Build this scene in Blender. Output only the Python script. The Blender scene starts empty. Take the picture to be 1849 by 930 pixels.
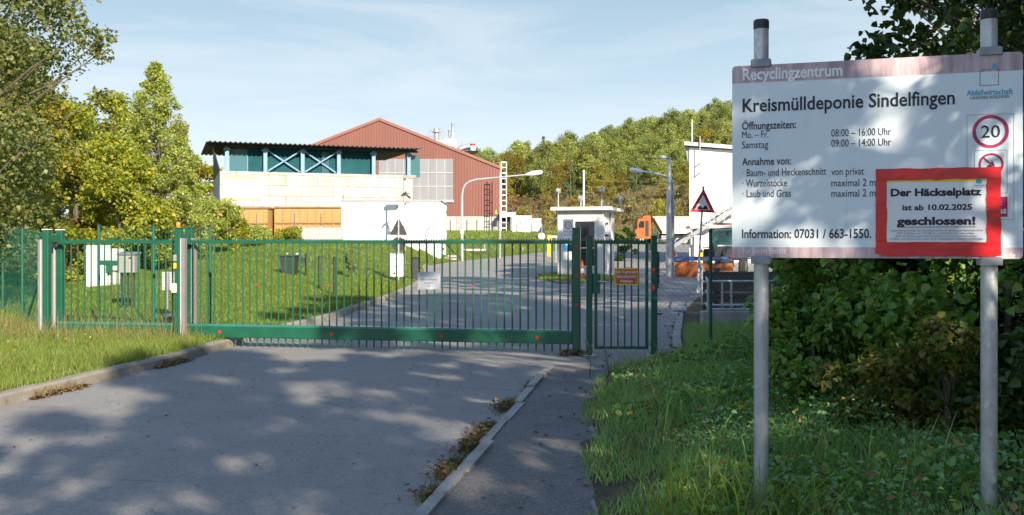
import bpy, math, random
import numpy as np
from mathutils import Vector, Matrix

R = math.radians
SC = bpy.context.scene
COL = SC.collection

# ------------------------------------------------------------------ camera
F, CX, HY, EYE = 1700.0, 924.5, 435.0, 1.7        # focal length in px of the 1849 px photo
cam_d = bpy.data.cameras.new("camera")
cam_d.sensor_width = 36.0
cam_d.lens = 36.0 * F / 1849.0
cam_d.shift_y = -30.0 / 1849.0
cam_d.clip_end = 3000.0
cam = bpy.data.objects.new("camera", cam_d)
cam.location = (0, 0, EYE)
cam.rotation_euler = (R(90), 0, 0)
COL.objects.link(cam)
SC.camera = cam
cam_d.dof.use_dof = True
cam_d.dof.focus_distance = 5.6
cam_d.dof.aperture_fstop = 9.0

# ------------------------------------------------------------------ light, sky, exposure
SUN_EL, SUN_AZ = 27.0, 153.5                       # azimuth clockwise from +Y (behind the camera, to the right)
world = bpy.data.worlds.new("World")
SC.world = world
world.use_nodes = True
wn = world.node_tree
wn.nodes.clear()
w_out = wn.nodes.new("ShaderNodeOutputWorld")
w_bg = wn.nodes.new("ShaderNodeBackground")
w_sky = wn.nodes.new("ShaderNodeTexSky")
w_sky.sky_type = 'NISHITA'
w_sky.sun_disc = False
w_sky.sun_elevation = R(SUN_EL)
w_sky.sun_rotation = R(SUN_AZ)
w_sky.altitude = 400
w_sky.air_density = 1.0
w_sky.dust_density = 0.8
w_sky.ozone_density = 2.6
w_bg.inputs['Strength'].default_value = 0.175
tc = wn.nodes.new("ShaderNodeTexCoord")
mp = wn.nodes.new("ShaderNodeMapping")
mp.inputs['Rotation'].default_value = (0, R(-7), 0)
mp.inputs['Scale'].default_value = (1.6, 1.6, 9.0)
n1 = wn.nodes.new("ShaderNodeTexNoise")
n1.inputs['Scale'].default_value = 1.7
n1.inputs['Detail'].default_value = 9
n1.inputs['Roughness'].default_value = 0.56
n1.inputs['Distortion'].default_value = 0.6
cr = wn.nodes.new("ShaderNodeValToRGB")
cr.color_ramp.elements[0].position = 0.38
cr.color_ramp.elements[0].color = (0, 0, 0, 1)
cr.color_ramp.elements[1].position = 0.80
cr.color_ramp.elements[1].color = (0.8, 0.8, 0.8, 1)
veil = wn.nodes.new("ShaderNodeMixRGB")            # thin high haze low in the sky
vr = wn.nodes.new("ShaderNodeValToRGB")
vr.color_ramp.elements[0].position = 0.0
vr.color_ramp.elements[0].color = (2.25, 2.55, 2.72, 1)
vr.color_ramp.elements[1].position = 0.26
vr.color_ramp.elements[1].color = (1.06, 1.48, 1.81, 1)
mx = wn.nodes.new("ShaderNodeMixRGB")              # cirrus
mx.inputs['Color2'].default_value = (2.55, 2.68, 2.76, 1)
sep = wn.nodes.new("ShaderNodeSeparateXYZ")
hz = wn.nodes.new("ShaderNodeMapRange")
hz.inputs['From Min'].default_value = 0.27
hz.inputs['From Max'].default_value = 0.62
hz.inputs['To Min'].default_value = 0.94
hz.inputs['To Max'].default_value = 0.10
vm = wn.nodes.new("ShaderNodeMath"); vm.operation = 'MULTIPLY'
wn.links.new(tc.outputs['Generated'], mp.inputs['Vector'])
wn.links.new(mp.outputs['Vector'], n1.inputs['Vector'])
wn.links.new(n1.outputs['Fac'], cr.inputs['Fac'])
wn.links.new(tc.outputs['Generated'], sep.inputs['Vector'])
wn.links.new(sep.outputs['Z'], hz.inputs['Value'])
wn.links.new(hz.outputs['Result'], veil.inputs['Fac'])
wn.links.new(sep.outputs['Z'], vr.inputs['Fac'])
wn.links.new(vr.outputs['Color'], veil.inputs['Color2'])
wn.links.new(w_sky.outputs['Color'], veil.inputs['Color1'])
wn.links.new(cr.outputs['Color'], vm.inputs[0])
wn.links.new(hz.outputs['Result'], vm.inputs[1])
wn.links.new(vm.outputs[0], mx.inputs['Fac'])
wn.links.new(veil.outputs['Color'], mx.inputs['Color1'])
wn.links.new(mx.outputs['Color'], w_bg.inputs['Color'])
wn.links.new(w_bg.outputs['Background'], w_out.inputs['Surface'])

sun_d = bpy.data.lights.new("sun", 'SUN')
sun_d.energy = 4.8
sun_d.angle = R(0.53)
sun_d.color = (1.0, 0.88, 0.71)
sun = bpy.data.objects.new("sun", sun_d)
COL.objects.link(sun)
S_DIR = Vector((math.sin(R(SUN_AZ)) * math.cos(R(SUN_EL)), math.cos(R(SUN_AZ)) * math.cos(R(SUN_EL)), math.sin(R(SUN_EL))))
sun.rotation_euler = S_DIR.to_track_quat('Z', 'Y').to_euler()
sun.location = S_DIR * 60

SC.view_settings.view_transform = 'Standard'
SC.view_settings.look = 'None'
SC.view_settings.gamma = 1
SC.view_settings.use_curve_mapping = False
SC.view_settings.exposure = 1.12
SC.render.engine = 'CYCLES'
SC.cycles.max_bounces = 6
SC.cycles.diffuse_bounces = 3
SC.cycles.glossy_bounces = 3
SC.cycles.transmission_bounces = 5
SC.cycles.transparent_max_bounces = 8
SC.cycles.caustics_reflective = False
SC.cycles.caustics_refractive = False
SC.cycles.use_denoising = True
SC.cycles.sample_clamp_indirect = 6

# ------------------------------------------------------------------ helpers
def P(px, py, Y):
    return Vector(((px - CX) / F * Y, Y, EYE + (HY - py) / F * Y))

def PX(px, Y):
    return (px - CX) / F * Y

def PZ(py, Y):
    return EYE + (HY - py) / F * Y

MW = {}

class MB:
    def __init__(s):
        s.v, s.f = [], []
    def add(s, vs, fs):
        b = len(s.v)
        s.v += [tuple(v) for v in vs]
        s.f += [tuple(i + b for i in f) for f in fs]
        return s
    def box(s, x0, x1, y0, y1, z0, z1):
        return s.add([(x0,y0,z0),(x1,y0,z0),(x1,y1,z0),(x0,y1,z0),(x0,y0,z1),(x1,y0,z1),(x1,y1,z1),(x0,y1,z1)],
                     [(0,3,2,1),(4,5,6,7),(0,1,5,4),(1,2,6,5),(2,3,7,6),(3,0,4,7)])
    def bbox(s, x0, x1, y0, y1, z0, z1, b=0.01):
        # chamfered box: vertical edges and the top edge cut
        def ring(ins, z):
            a, c, d, e = x0+ins, x1-ins, y0+ins, y1-ins
            return [(a+b,d,z),(c-b,d,z),(c,d+b,z),(c,e-b,z),(c-b,e,z),(a+b,e,z),(a,e-b,z),(a,d+b,z)]
        vs = ring(0, z0) + ring(0, z1-b) + ring(b, z1)
        fs = []
        for k in range(2):
            for i in range(8):
                j = (i+1) % 8
                fs.append((k*8+i, k*8+j, k*8+8+j, k*8+8+i))
        fs += [tuple(range(7,-1,-1)), tuple(range(16,24))]
        return s.add(vs, fs)
    def prism(s, pts, ext):
        n = len(pts)
        e = Vector(ext)
        vs = [Vector(p) for p in pts]
        vs = vs + [v + e for v in vs]
        fs = [tuple(range(n-1,-1,-1)), tuple(range(n,2*n))]
        for i in range(n):
            j = (i+1) % n
            fs.append((i, j, n+j, n+i))
        return s.add(vs, fs)
    def beam(s, p0, p1, w, h):
        p0, p1 = Vector(p0), Vector(p1)
        d = (p1-p0).normalized()
        up = Vector((0,0,1)) if abs(d.z) < 0.95 else Vector((0,1,0))
        a = d.cross(up).normalized()*w/2
        c = a.cross(d).normalized()*h/2
        vs = [p0-a-c, p0+a-c, p0+a+c, p0-a+c, p1-a-c, p1+a-c, p1+a+c, p1-a+c]
        return s.add(vs, [(0,1,2,3),(7,6,5,4),(0,4,5,1),(1,5,6,2),(2,6,7,3),(3,7,4,0)])
    def tube(s, pts, r, n=8, cap=True):
        pts = [Vector(p) for p in pts]
        m = len(pts)
        rs = r if isinstance(r, (list, tuple)) else [r]*m
        vs, fs = [], []
        d0 = (pts[1]-pts[0]).normalized()
        ref = Vector((0,0,1)) if abs(d0.z) < 0.9 else Vector((1,0,0))
        a = d0.cross(ref).normalized()
        for k in range(m):
            d = (pts[min(k+1,m-1)]-pts[max(k-1,0)]).normalized()
            a = (a - d*a.dot(d))
            a = a.normalized() if a.length > 1e-6 else d.orthogonal().normalized()
            b = d.cross(a)
            for i in range(n):
                t = 2*math.pi*i/n
                vs.append(pts[k] + (a*math.cos(t)+b*math.sin(t))*rs[k])
        for k in range(m-1):
            for i in range(n):
                j = (i+1) % n
                fs.append((k*n+i, k*n+j, k*n+n+j, k*n+n+i))
        if cap:
            fs += [tuple(range(n-1,-1,-1)), tuple(range((m-1)*n, m*n))]
        return s.add(vs, fs)
    def cyl(s, p0, p1, r, n=12):
        return s.tube([p0, p1], r, n)
    def lathe(s, c, prof, n=16):
        c = Vector(c)
        pts = [c + Vector((0,0,z)) for r, z in prof]
        vs, fs = [], []
        for (r, z) in prof:
            for i in range(n):
                t = 2*math.pi*i/n
                vs.append(c + Vector((r*math.cos(t), r*math.sin(t), z)))
        for k in range(len(prof)-1):
            for i in range(n):
                j = (i+1) % n
                fs.append((k*n+i, k*n+j, k*n+n+j, k*n+n+i))
        fs += [tuple(range(n-1,-1,-1)), tuple(range((len(prof)-1)*n, len(prof)*n))]
        return s.add(vs, fs)
    def ring(s, c, ax, up, r0, r1, th, n=28):
        # flat annulus of thickness th; ax, up span its plane
        c, ax, up = Vector(c), Vector(ax).normalized(), Vector(up).normalized()
        nn = ax.cross(up)*th
        vs, fs = [], []
        for i in range(n):
            t = 2*math.pi*i/n
            d = ax*math.cos(t)+up*math.sin(t)
            vs += [c+d*r0, c+d*r1, c+d*r1+nn, c+d*r0+nn]
        for i in range(n):
            j = (i+1) % n
            for k in range(4):
                l = (k+1) % 4
                fs.append((i*4+k, i*4+l, j*4+l, j*4+k))
        return s.add(vs, fs)
    def build(s, name, mat, parent=None, loc=None, local=False, smooth=False):
        vs = s.v
        if parent is not None:
            m = MW[parent.name]
            if not local:
                inv = m.inverted()
                vs = [inv @ Vector(v) for v in vs]
        elif loc is not None:
            L = Vector(loc)
            m = Matrix.Translation(L)
            if not local:
                vs = [Vector(v)-L for v in vs]
        else:
            m = Matrix.Identity(4)
        me = bpy.data.meshes.new(name)
        me.from_pydata([tuple(v) for v in vs], [], s.f)
        me.update()
        if smooth:
            me.shade_smooth()
            try:
                me.set_sharp_from_angle(angle=R(40))
            except Exception:
                pass
        me.materials.append(mat)
        o = bpy.data.objects.new(name, me)
        COL.objects.link(o)
        if parent is not None:
            o.parent = parent
        elif loc is not None:
            o.location = loc
        MW[o.name] = m
        return o

def tag(o, label=None, cat=None, group=None, kind=None):
    if label: o['label'] = label
    if cat: o['category'] = cat
    if group: o['group'] = group
    if kind: o['kind'] = kind
    return o

def thing(name, label, cat, loc=(0,0,0), rz=0, group=None):
    o = bpy.data.objects.new(name, None)
    COL.objects.link(o)
    o.location = loc
    o.rotation_euler = (0,0,rz)
    o.empty_display_size = 0.3
    MW[o.name] = Matrix.Translation(Vector(loc)) @ Matrix.Rotation(rz, 4, 'Z')
    return tag(o, label, cat, group)

def copy_tree(o, loc=None, rz=None, label=None, scale=None, parent=None):
    c = o.copy()
    COL.objects.link(c)
    if parent is not None: c.parent = parent
    if loc is not None: c.location = loc
    if rz is not None: c.rotation_euler = (0,0,rz)
    if scale is not None: c.scale = scale
    if label: c['label'] = label
    for ch in list(o.children):
        copy_tree(ch, parent=c)
    return c

def np_mesh(name, verts, faces, mats, parent=None, loc=None, midx=None, smooth=False):
    """verts (n,3) array; faces (m,k) array of equal k."""
    me = bpy.data.meshes.new(name)
    faces = np.asarray(faces)
    k = faces.shape[1]
    me.vertices.add(len(verts))
    me.vertices.foreach_set('co', np.asarray(verts, dtype=np.float32).ravel())
    me.loops.add(faces.size)
    me.loops.foreach_set('vertex_index', faces.astype(np.int32).ravel())
    me.polygons.add(len(faces))
    me.polygons.foreach_set('loop_start', np.arange(0, faces.size, k, dtype=np.int32))
    try:
        me.polygons.foreach_set('loop_total', np.full(len(faces), k, dtype=np.int32))
    except Exception:
        pass
    for m in mats: me.materials.append(m)
    if midx is not None:
        me.polygons.foreach_set('material_index', np.asarray(midx, dtype=np.int32))
    me.update(calc_edges=True)
    if smooth: me.shade_smooth()
    o = bpy.data.objects.new(name, me)
    COL.objects.link(o)
    if parent is not None:
        o.parent = parent
        MW[o.name] = MW[parent.name]
    elif loc is not None:
        o.location = loc
    return o

# ------------------------------------------------------------------ materials
def base_mat(name):
    m = bpy.data.materials.new(name)
    m.use_nodes = True
    nt = m.node_tree
    return m, nt, nt.nodes['Principled BSDF']

def c4(c):
    return (c[0], c[1], c[2], 1)

def pm(name, c1, c2=None, scale=6, rough=0.6, metal=0, bump=0, bscale=60, spec=0.4, stretch=(1,1,1), lo=0.35, hi=0.68, c3=None, scale3=30, lo3=0.6, hi3=0.75, coat=0):
    """principled with a two or three colour noise and an optional fine bump"""
    m, nt, b = base_mat(name)
    b.inputs['Roughness'].default_value = rough
    b.inputs['Metallic'].default_value = metal
    b.inputs['Specular IOR Level'].default_value = spec
    if coat: b.inputs['Coat Weight'].default_value = coat
    b.inputs['Base Color'].default_value = c4(c1)
    t = nt.nodes.new('ShaderNodeTexCoord')
    mpn = nt.nodes.new('ShaderNodeMapping')
    mpn.inputs['Scale'].default_value = stretch
    nt.links.new(t.outputs['Object'], mpn.inputs['Vector'])
    def noise(sc, det=6):
        n = nt.nodes.new('ShaderNodeTexNoise')
        n.inputs['Scale'].default_value = sc
        n.inputs['Detail'].default_value = det
        n.inputs['Roughness'].default_value = 0.6
        nt.links.new(mpn.outputs['Vector'], n.inputs['Vector'])
        return n
    def ramp(n, a, c):
        r = nt.nodes.new('ShaderNodeMapRange')
        r.inputs['From Min'].default_value = a
        r.inputs['From Max'].default_value = c
        nt.links.new(n.outputs['Fac'], r.inputs['Value'])
        return r
    col = None
    if c2 is not None:
        x = nt.nodes.new('ShaderNodeMixRGB')
        x.inputs['Color1'].default_value = c4(c1)
        x.inputs['Color2'].default_value = c4(c2)
        nt.links.new(ramp(noise(scale), lo, hi).outputs['Result'], x.inputs['Fac'])
        col = x
    if c3 is not None:
        y = nt.nodes.new('ShaderNodeMixRGB')
        y.inputs['Color2'].default_value = c4(c3)
        if col: nt.links.new(col.outputs['Color'], y.inputs['Color1'])
        else: y.inputs['Color1'].default_value = c4(c1)
        nt.links.new(ramp(noise(scale3, 8), lo3, hi3).outputs['Result'], y.inputs['Fac'])
        col = y
    if col: nt.links.new(col.outputs['Color'], b.inputs['Base Color'])
    if bump:
        bn = nt.nodes.new('ShaderNodeBump')
        bn.inputs['Strength'].default_value = bump
        bn.inputs['Distance'].default_value = 0.01
        nt.links.new(noise(bscale, 4).outputs['Fac'], bn.inputs['Height'])
        nt.links.new(bn.outputs['Normal'], b.inputs['Normal'])
    return m

def leaf_mat(name, cols, trans=0.3, rough=0.45, spec=0.35, objvar=0.0):
    """each leaf (mesh island) takes one of the colours; part of the light passes through"""
    m, nt, b = base_mat(name)
    g = nt.nodes.new('ShaderNodeNewGeometry')
    r = nt.nodes.new('ShaderNodeValToRGB')
    els = r.color_ramp.elements
    while len(els) < len(cols): els.new(0.5)
    for i, c in enumerate(cols):
        els[i].position = i/(len(cols)-1)
        els[i].color = c4(c)
    nt.links.new(g.outputs['Random Per Island'], r.inputs['Fac'])
    out_col = r.outputs['Color']
    if objvar:
        oi = nt.nodes.new('ShaderNodeObjectInfo')
        hs = nt.nodes.new('ShaderNodeHueSaturation')
        a = nt.nodes.new('ShaderNodeMapRange')
        a.inputs['To Min'].default_value = 0.5 - objvar*0.6
        a.inputs['To Max'].default_value = 0.5 + objvar*0.5
        nt.links.new(oi.outputs['Random'], a.inputs['Value'])
        nt.links.new(a.outputs['Result'], hs.inputs['Hue'])
        ml = nt.nodes.new('ShaderNodeMath'); ml.operation = 'MULTIPLY'
        ml.inputs[1].default_value = 7.31
        fr = nt.nodes.new('ShaderNodeMath'); fr.operation = 'FRACT'
        v = nt.nodes.new('ShaderNodeMapRange')
        v.inputs['To Min'].default_value = 0.72
        v.inputs['To Max'].default_value = 1.35
        nt.links.new(oi.outputs['Random'], ml.inputs[0])
        nt.links.new(ml.outputs[0], fr.inputs[0])
        nt.links.new(fr.outputs[0], v.inputs['Value'])
        nt.links.new(v.outputs['Result'], hs.inputs['Value'])
        nt.links.new(out_col, hs.inputs['Color'])
        out_col = hs.outputs['Color']
    nt.links.new(out_col, b.inputs['Base Color'])
    b.inputs['Roughness'].default_value = rough
    b.inputs['Specular IOR Level'].default_value = spec
    t = nt.nodes.new('ShaderNodeBsdfTranslucent')
    gm = nt.nodes.new('ShaderNodeMixRGB'); gm.blend_type = 'MULTIPLY'
    gm.inputs['Fac'].default_value = 1
    gm.inputs['Color2'].default_value = (1.5, 1.6, 0.6, 1)
    nt.links.new(out_col, gm.inputs['Color1'])
    nt.links.new(gm.outputs['Color'], t.inputs['Color'])
    x = nt.nodes.new('ShaderNodeMixShader')
    x.inputs['Fac'].default_value = trans
    nt.links.new(b.outputs['BSDF'], x.inputs[1])
    nt.links.new(t.outputs['BSDF'], x.inputs[2])
    nt.links.new(x.outputs['Shader'], nt.nodes['Material Output'].inputs['Surface'])
    return m

def brick_mat(name, c1, c2, mortar, w, h, msize=0.012, rough=0.85, bump=0.4, dirt=None):
    m, nt, b = base_mat(name)
    t = nt.nodes.new('ShaderNodeTexCoord')
    sp = nt.nodes.new('ShaderNodeSeparateXYZ')
    cb = nt.nodes.new('ShaderNodeCombineXYZ')
    nt.links.new(t.outputs['Object'], sp.inputs['Vector'])
    ad = nt.nodes.new('ShaderNodeMath'); ad.operation = 'ADD'
    nt.links.new(sp.outputs['X'], ad.inputs[0]); nt.links.new(sp.outputs['Y'], ad.inputs[1])
    nt.links.new(ad.outputs[0], cb.inputs['X']); nt.links.new(sp.outputs['Z'], cb.inputs['Y'])
    br = nt.nodes.new('ShaderNodeTexBrick')
    br.inputs['Color1'].default_value = c4(c1); br.inputs['Color2'].default_value = c4(c2)
    br.inputs['Mortar'].default_value = c4(mortar)
    br.inputs['Scale'].default_value = 1
    br.inputs['Brick Width'].default_value = w
    br.inputs['Row Height'].default_value = h
    br.inputs['Mortar Size'].default_value = msize
    nt.links.new(cb.outputs['Vector'], br.inputs['Vector'])
    n = nt.nodes.new('ShaderNodeTexNoise'); n.inputs['Scale'].default_value = 1.2; n.inputs['Detail'].default_value = 8
    nt.links.new(t.outputs['Object'], n.inputs['Vector'])
    mr = nt.nodes.new('ShaderNodeMapRange'); mr.inputs['From Min'].default_value = 0.42; mr.inputs['From Max'].default_value = 0.75
    nt.links.new(n.outputs['Fac'], mr.inputs['Value'])
    x = nt.nodes.new('ShaderNodeMixRGB'); x.blend_type = 'MULTIPLY'
    x.inputs['Color2'].default_value = c4(dirt or (0.75,0.72,0.66))
    nt.links.new(mr.outputs['Result'], x.inputs['Fac']); nt.links.new(br.outputs['Color'], x.inputs['Color1'])
    nt.links.new(x.outputs['Color'], b.inputs['Base Color'])
    b.inputs['Roughness'].default_value = rough
    bp = nt.nodes.new('ShaderNodeBump'); bp.inputs['Strength'].default_value = bump; bp.inputs['Distance'].default_value = 0.02; bp.invert = True
    nt.links.new(br.outputs['Fac'], bp.inputs['Height']); nt.links.new(bp.outputs['Normal'], b.inputs['Normal'])
    return m

def asphalt_mat(name, c_lo, c_hi, grit, patch):
    m, nt, b = base_mat(name)
    t = nt.nodes.new('ShaderNodeTexCoord')
    def noise(sc, det, rg=0.6):
        n = nt.nodes.new('ShaderNodeTexNoise')
        n.inputs['Scale'].default_value = sc; n.inputs['Detail'].default_value = det; n.inputs['Roughness'].default_value = rg
        nt.links.new(t.outputs['Object'], n.inputs['Vector'])
        return n
    def mixc(fac, a, c, blend='MIX'):
        x = nt.nodes.new('ShaderNodeMixRGB'); x.blend_type = blend
        nt.links.new(fac, x.inputs['Fac'])
        for s, v in (('Color1', a), ('Color2', c)):
            if isinstance(v, tuple): x.inputs[s].default_value = c4(v)
            else: nt.links.new(v, x.inputs[s])
        return x.outputs['Color']
    def mr(o, a, c):
        r = nt.nodes.new('ShaderNodeMapRange'); r.inputs['From Min'].default_value = a; r.inputs['From Max'].default_value = c
        nt.links.new(o, r.inputs['Value']); return r.outputs['Result']
    big = noise(0.45, 5)
    col = mixc(mr(big.outputs['Fac'], 0.35, 0.68), c_lo, c_hi)
    vo = nt.nodes.new('ShaderNodeTexVoronoi'); vo.inputs['Scale'].default_value = 95
    nt.links.new(t.outputs['Object'], vo.inputs['Vector'])
    sp = nt.nodes.new('ShaderNodeSeparateColor')
    nt.links.new(vo.outputs['Color'], sp.inputs['Color'])
    col = mixc(mr(sp.outputs[0], 0.68, 1.35), col, grit)
    col = mixc(mr(sp.outputs[1], 0.74, 1.3), col, patch)
    vc = nt.nodes.new('ShaderNodeTexVoronoi'); vc.feature = 'DISTANCE_TO_EDGE'; vc.inputs['Scale'].default_value = 0.42
    wob = nt.nodes.new('ShaderNodeMixRGB'); wob.inputs['Fac'].default_value = 0.12
    wn_ = noise(2.2, 6, 0.7)
    nt.links.new(t.outputs['Object'], wob.inputs['Color1']); nt.links.new(wn_.outputs['Color'], wob.inputs['Color2'])
    nt.links.new(wob.outputs['Color'], vc.inputs['Vector'])
    ck = nt.nodes.new('ShaderNodeMath'); ck.operation = 'MULTIPLY'
    nt.links.new(mr(vc.outputs['Distance'], 0.005, 0.0015), ck.inputs[0])
    nt.links.new(mr(noise(0.6, 2).outputs['Fac'], 0.52, 0.60), ck.inputs[1])
    col = mixc(ck.outputs[0], col, (0.13, 0.128, 0.122))
    stain = noise(0.9, 3, 0.5)
    dk = nt.nodes.new('ShaderNodeMath'); dk.operation = 'MULTIPLY'; dk.inputs[1].default_value = 0.35
    nt.links.new(mr(stain.outputs['Fac'], 0.60, 0.72), dk.inputs[0])
    col = mixc(dk.outputs[0], col, patch)
    fine = noise(7, 8, 0.7)
    col = mixc(mr(fine.outputs['Fac'], 0.55, 0.8), col, patch)
    nt.links.new(col, b.inputs['Base Color'])
    b.inputs['Roughness'].default_value = 0.85
    b.inputs['Specular IOR Level'].default_value = 0.3
    bp = nt.nodes.new('ShaderNodeBump'); bp.inputs['Strength'].default_value = 0.45; bp.inputs['Distance'].default_value = 0.006
    nt.links.new(vo.outputs['Distance'], bp.inputs['Height']); nt.links.new(bp.outputs['Normal'], b.inputs['Normal'])
    return m

def glass_mat(name, tint, rough=0.05, alpha_mix=0.55):
    """a pane: glossy reflection over a tinted see-through sheet"""
    m, nt, b = base_mat(name)
    b.inputs['Base Color'].default_value = c4(tint)
    b.inputs['Roughness'].default_value = rough
    b.inputs['Specular IOR Level'].default_value = 0.8
    tr = nt.nodes.new('ShaderNodeBsdfTransparent')
    tr.inputs['Color'].default_value = c4([min(1, x*1.2+0.25) for x in tint])
    x = nt.nodes.new('ShaderNodeMixShader'); x.inputs['Fac'].default_value = alpha_mix
    nt.links.new(b.outputs['BSDF'], x.inputs[1]); nt.links.new(tr.outputs['BSDF'], x.inputs[2])
    nt.links.new(x.outputs['Shader'], nt.nodes['Material Output'].inputs['Surface'])
    return m

M = {}
M['asphalt'] = asphalt_mat('asphalt', (0.190,0.180,0.168), (0.235,0.223,0.206), (0.36,0.345,0.32), (0.105,0.102,0.10))
M['path'] = asphalt_mat('path_asphalt', (0.092,0.088,0.086), (0.15,0.14,0.13), (0.32,0.29,0.25), (0.04,0.038,0.036))
M['kerb'] = pm('kerb_concrete', (0.27,0.245,0.21), (0.18,0.16,0.13), 3, 0.9, bump=0.5, bscale=70, c3=(0.10,0.095,0.06), scale3=6)
M['edging'] = pm('edging_concrete', (0.34,0.325,0.295), (0.22,0.21,0.185), 3, 0.9, bump=0.5, bscale=70, c3=(0.09,0.085,0.06), scale3=8)
M['concrete'] = pm('concrete', (0.38,0.36,0.33), (0.27,0.255,0.23), 2, 0.9, bump=0.3)
M['block'] = brick_mat('concrete_block', (0.46,0.445,0.42), (0.37,0.36,0.34), (0.24,0.23,0.215), 2.4, 0.8, 0.03)
M['plinth'] = pm('plinth', (0.46,0.44,0.41), (0.36,0.345,0.32), 0.6, 0.9)
M['white_wall'] = pm('white_render', (0.78,0.76,0.73), (0.70,0.68,0.65), 0.8, 0.8, stretch=(1,1,0.25), c3=(0.60,0.58,0.54), scale3=2.5)
M['hut_wall'] = pm('hut_wall', (0.70,0.68,0.66), (0.60,0.585,0.57), 1.2, 0.7, stretch=(1,1,0.3), c3=(0.45,0.43,0.41), scale3=3)
M['white_paint'] = pm('white_paint', (0.78,0.77,0.75), (0.68,0.66,0.63), 3, 0.5)
M['red_sheet'] = pm('red_sheet', (0.205,0.082,0.064), (0.172,0.070,0.056), 0.35, 0.55, spec=0.4, stretch=(1,1,0.15), c3=(0.24,0.098,0.078), scale3=1.2)
M['grey_panel'] = pm('grey_translucent_panel', (0.24,0.242,0.262), (0.19,0.193,0.212), 0.5, 0.35, stretch=(2,1,0.2))
M['dark_roof'] = pm('dark_roof_sheet', (0.028,0.028,0.03), (0.05,0.048,0.046), 1, 0.6)
M['teal_net'] = pm('teal_net', (0.012,0.062,0.078), (0.018,0.085,0.10), 0.7, 0.8, spec=0.1)
M['teal_glass'] = glass_mat('teal_sheet', (0.10,0.24,0.27), 0.2, 0.62)
M['blue_steel'] = pm('blue_steel', (0.13,0.24,0.38), (0.18,0.30,0.42), 2, 0.5)
M['grey_steel'] = pm('grey_steel', (0.30,0.31,0.32), (0.38,0.385,0.39), 3, 0.5, metal=0.3)
M['galv'] = pm('galvanised_steel', (0.50,0.51,0.52), (0.36,0.375,0.39), 9, 0.42, metal=0.55, spec=0.5, stretch=(1,1,0.6), c3=(0.60,0.61,0.62), scale3=24, lo3=0.55, hi3=0.7, bump=0.15, bscale=90)
M['galv_dark'] = pm('weathered_shaded_zinc', (0.20,0.215,0.235), (0.28,0.29,0.305), 14, 0.5, metal=0.4)  # weathered zinc; on the stair stringers its dark tone stands for shade
M['black_cap'] = pm('black_plastic', (0.018,0.018,0.02), (0.03,0.03,0.03), 20, 0.5)
M['gate_green'] = pm('gate_green_paint', (0.010,0.092,0.052), (0.007,0.072,0.040), 4, 0.38, spec=0.5, c3=(0.03,0.15,0.09), scale3=12, lo3=0.62, hi3=0.8)
M['post_green'] = pm('fence_green_paint', (0.012,0.105,0.065), (0.010,0.080,0.052), 5, 0.4, spec=0.5)
M['wire_green'] = pm('green_coated_wire', (0.02,0.16,0.12), None, rough=0.45)
M['wire_grey'] = pm('grey_wire', (0.26,0.29,0.28), (0.20,0.23,0.22), 9, 0.45, metal=0.3)
M['safety_edge'] = pm('grey_rubber_edge', (0.20,0.185,0.185), (0.16,0.15,0.15), 5, 0.7)
M['alu'] = pm('aluminium', (0.52,0.51,0.50), (0.44,0.43,0.42), 6, 0.4, metal=0.2)
M['red_refl'] = pm('red_reflector', (0.42,0.045,0.022), (0.32,0.035,0.018), 30, 0.45)
M['yellow'] = pm('yellow_plastic', (0.75,0.42,0.02), None, rough=0.5)
M['amber'] = pm('amber_lens', (0.80,0.28,0.03), (0.7,0.2,0.02), 20, 0.25)
M['skip_ochre'] = pm('ochre_container_paint', (0.42,0.25,0.095), (0.35,0.205,0.078), 1.5, 0.6, stretch=(1,1,0.4), c3=(0.26,0.13,0.05), scale3=5)
M['dark_box'] = pm('dark_grey_plastic', (0.028,0.033,0.034), (0.045,0.05,0.05), 5, 0.55)
M['dark_green'] = pm('dark_green_metal', (0.02,0.035,0.028), (0.03,0.05,0.04), 6, 0.5)
M['cab_white'] = pm('cabinet_grey_white', (0.66,0.65,0.62), (0.58,0.565,0.54), 3, 0.6)
M['cab_grey'] = pm('cabinet_grey', (0.33,0.32,0.30), (0.26,0.25,0.235), 6, 0.5, metal=0.2)
M['sign_back'] = pm('sign_back_grey', (0.036,0.038,0.040), (0.05,0.052,0.054), 5, 0.55, metal=0.2)  # shade on the sign backs is put into this near-black base
M['sign_white'] = pm('sign_white', (0.74,0.75,0.75), (0.66,0.67,0.67), 6, 0.4)
M['sign_red'] = pm('sign_red', (0.50,0.018,0.045), (0.42,0.015,0.035), 12, 0.4)
M['sign_black'] = pm('sign_black', (0.012,0.012,0.014), None, rough=0.5)
M['sign_blue'] = pm('sign_blue', (0.03,0.22,0.48), (0.04,0.27,0.52), 12, 0.4)
M['window'] = pm('dark_window', (0.018,0.022,0.025), (0.03,0.032,0.03), 2, 0.08, spec=0.7)
M['orange'] = pm('orange_paint', (0.42,0.105,0.016), (0.34,0.08,0.012), 3, 0.45)
M['plough'] = pm('plough_orange', (0.44,0.125,0.024), (0.35,0.095,0.02), 2, 0.5, c3=(0.30,0.12,0.06), scale3=7)
M['plough_blue'] = pm('plough_flap_blue', (0.035,0.065,0.16), (0.05,0.08,0.18), 5, 0.6)
M['tipper'] = pm('tipper_grey', (0.50,0.47,0.43), (0.40,0.375,0.345), 1.2, 0.5, stretch=(0.4,1,1))
M['tyre'] = pm('tyre_rubber', (0.02,0.02,0.02), (0.035,0.034,0.032), 8, 0.85)
M['chassis'] = pm('chassis_black', (0.018,0.018,0.018), (0.035,0.033,0.03), 6, 0.6)
M['rim'] = pm('wheel_rim', (0.42,0.41,0.40), (0.3,0.3,0.29), 8, 0.5, metal=0.4)
M['green_glass'] = glass_mat('cab_glass', (0.03,0.12,0.10), 0.05, 0.4)
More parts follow.
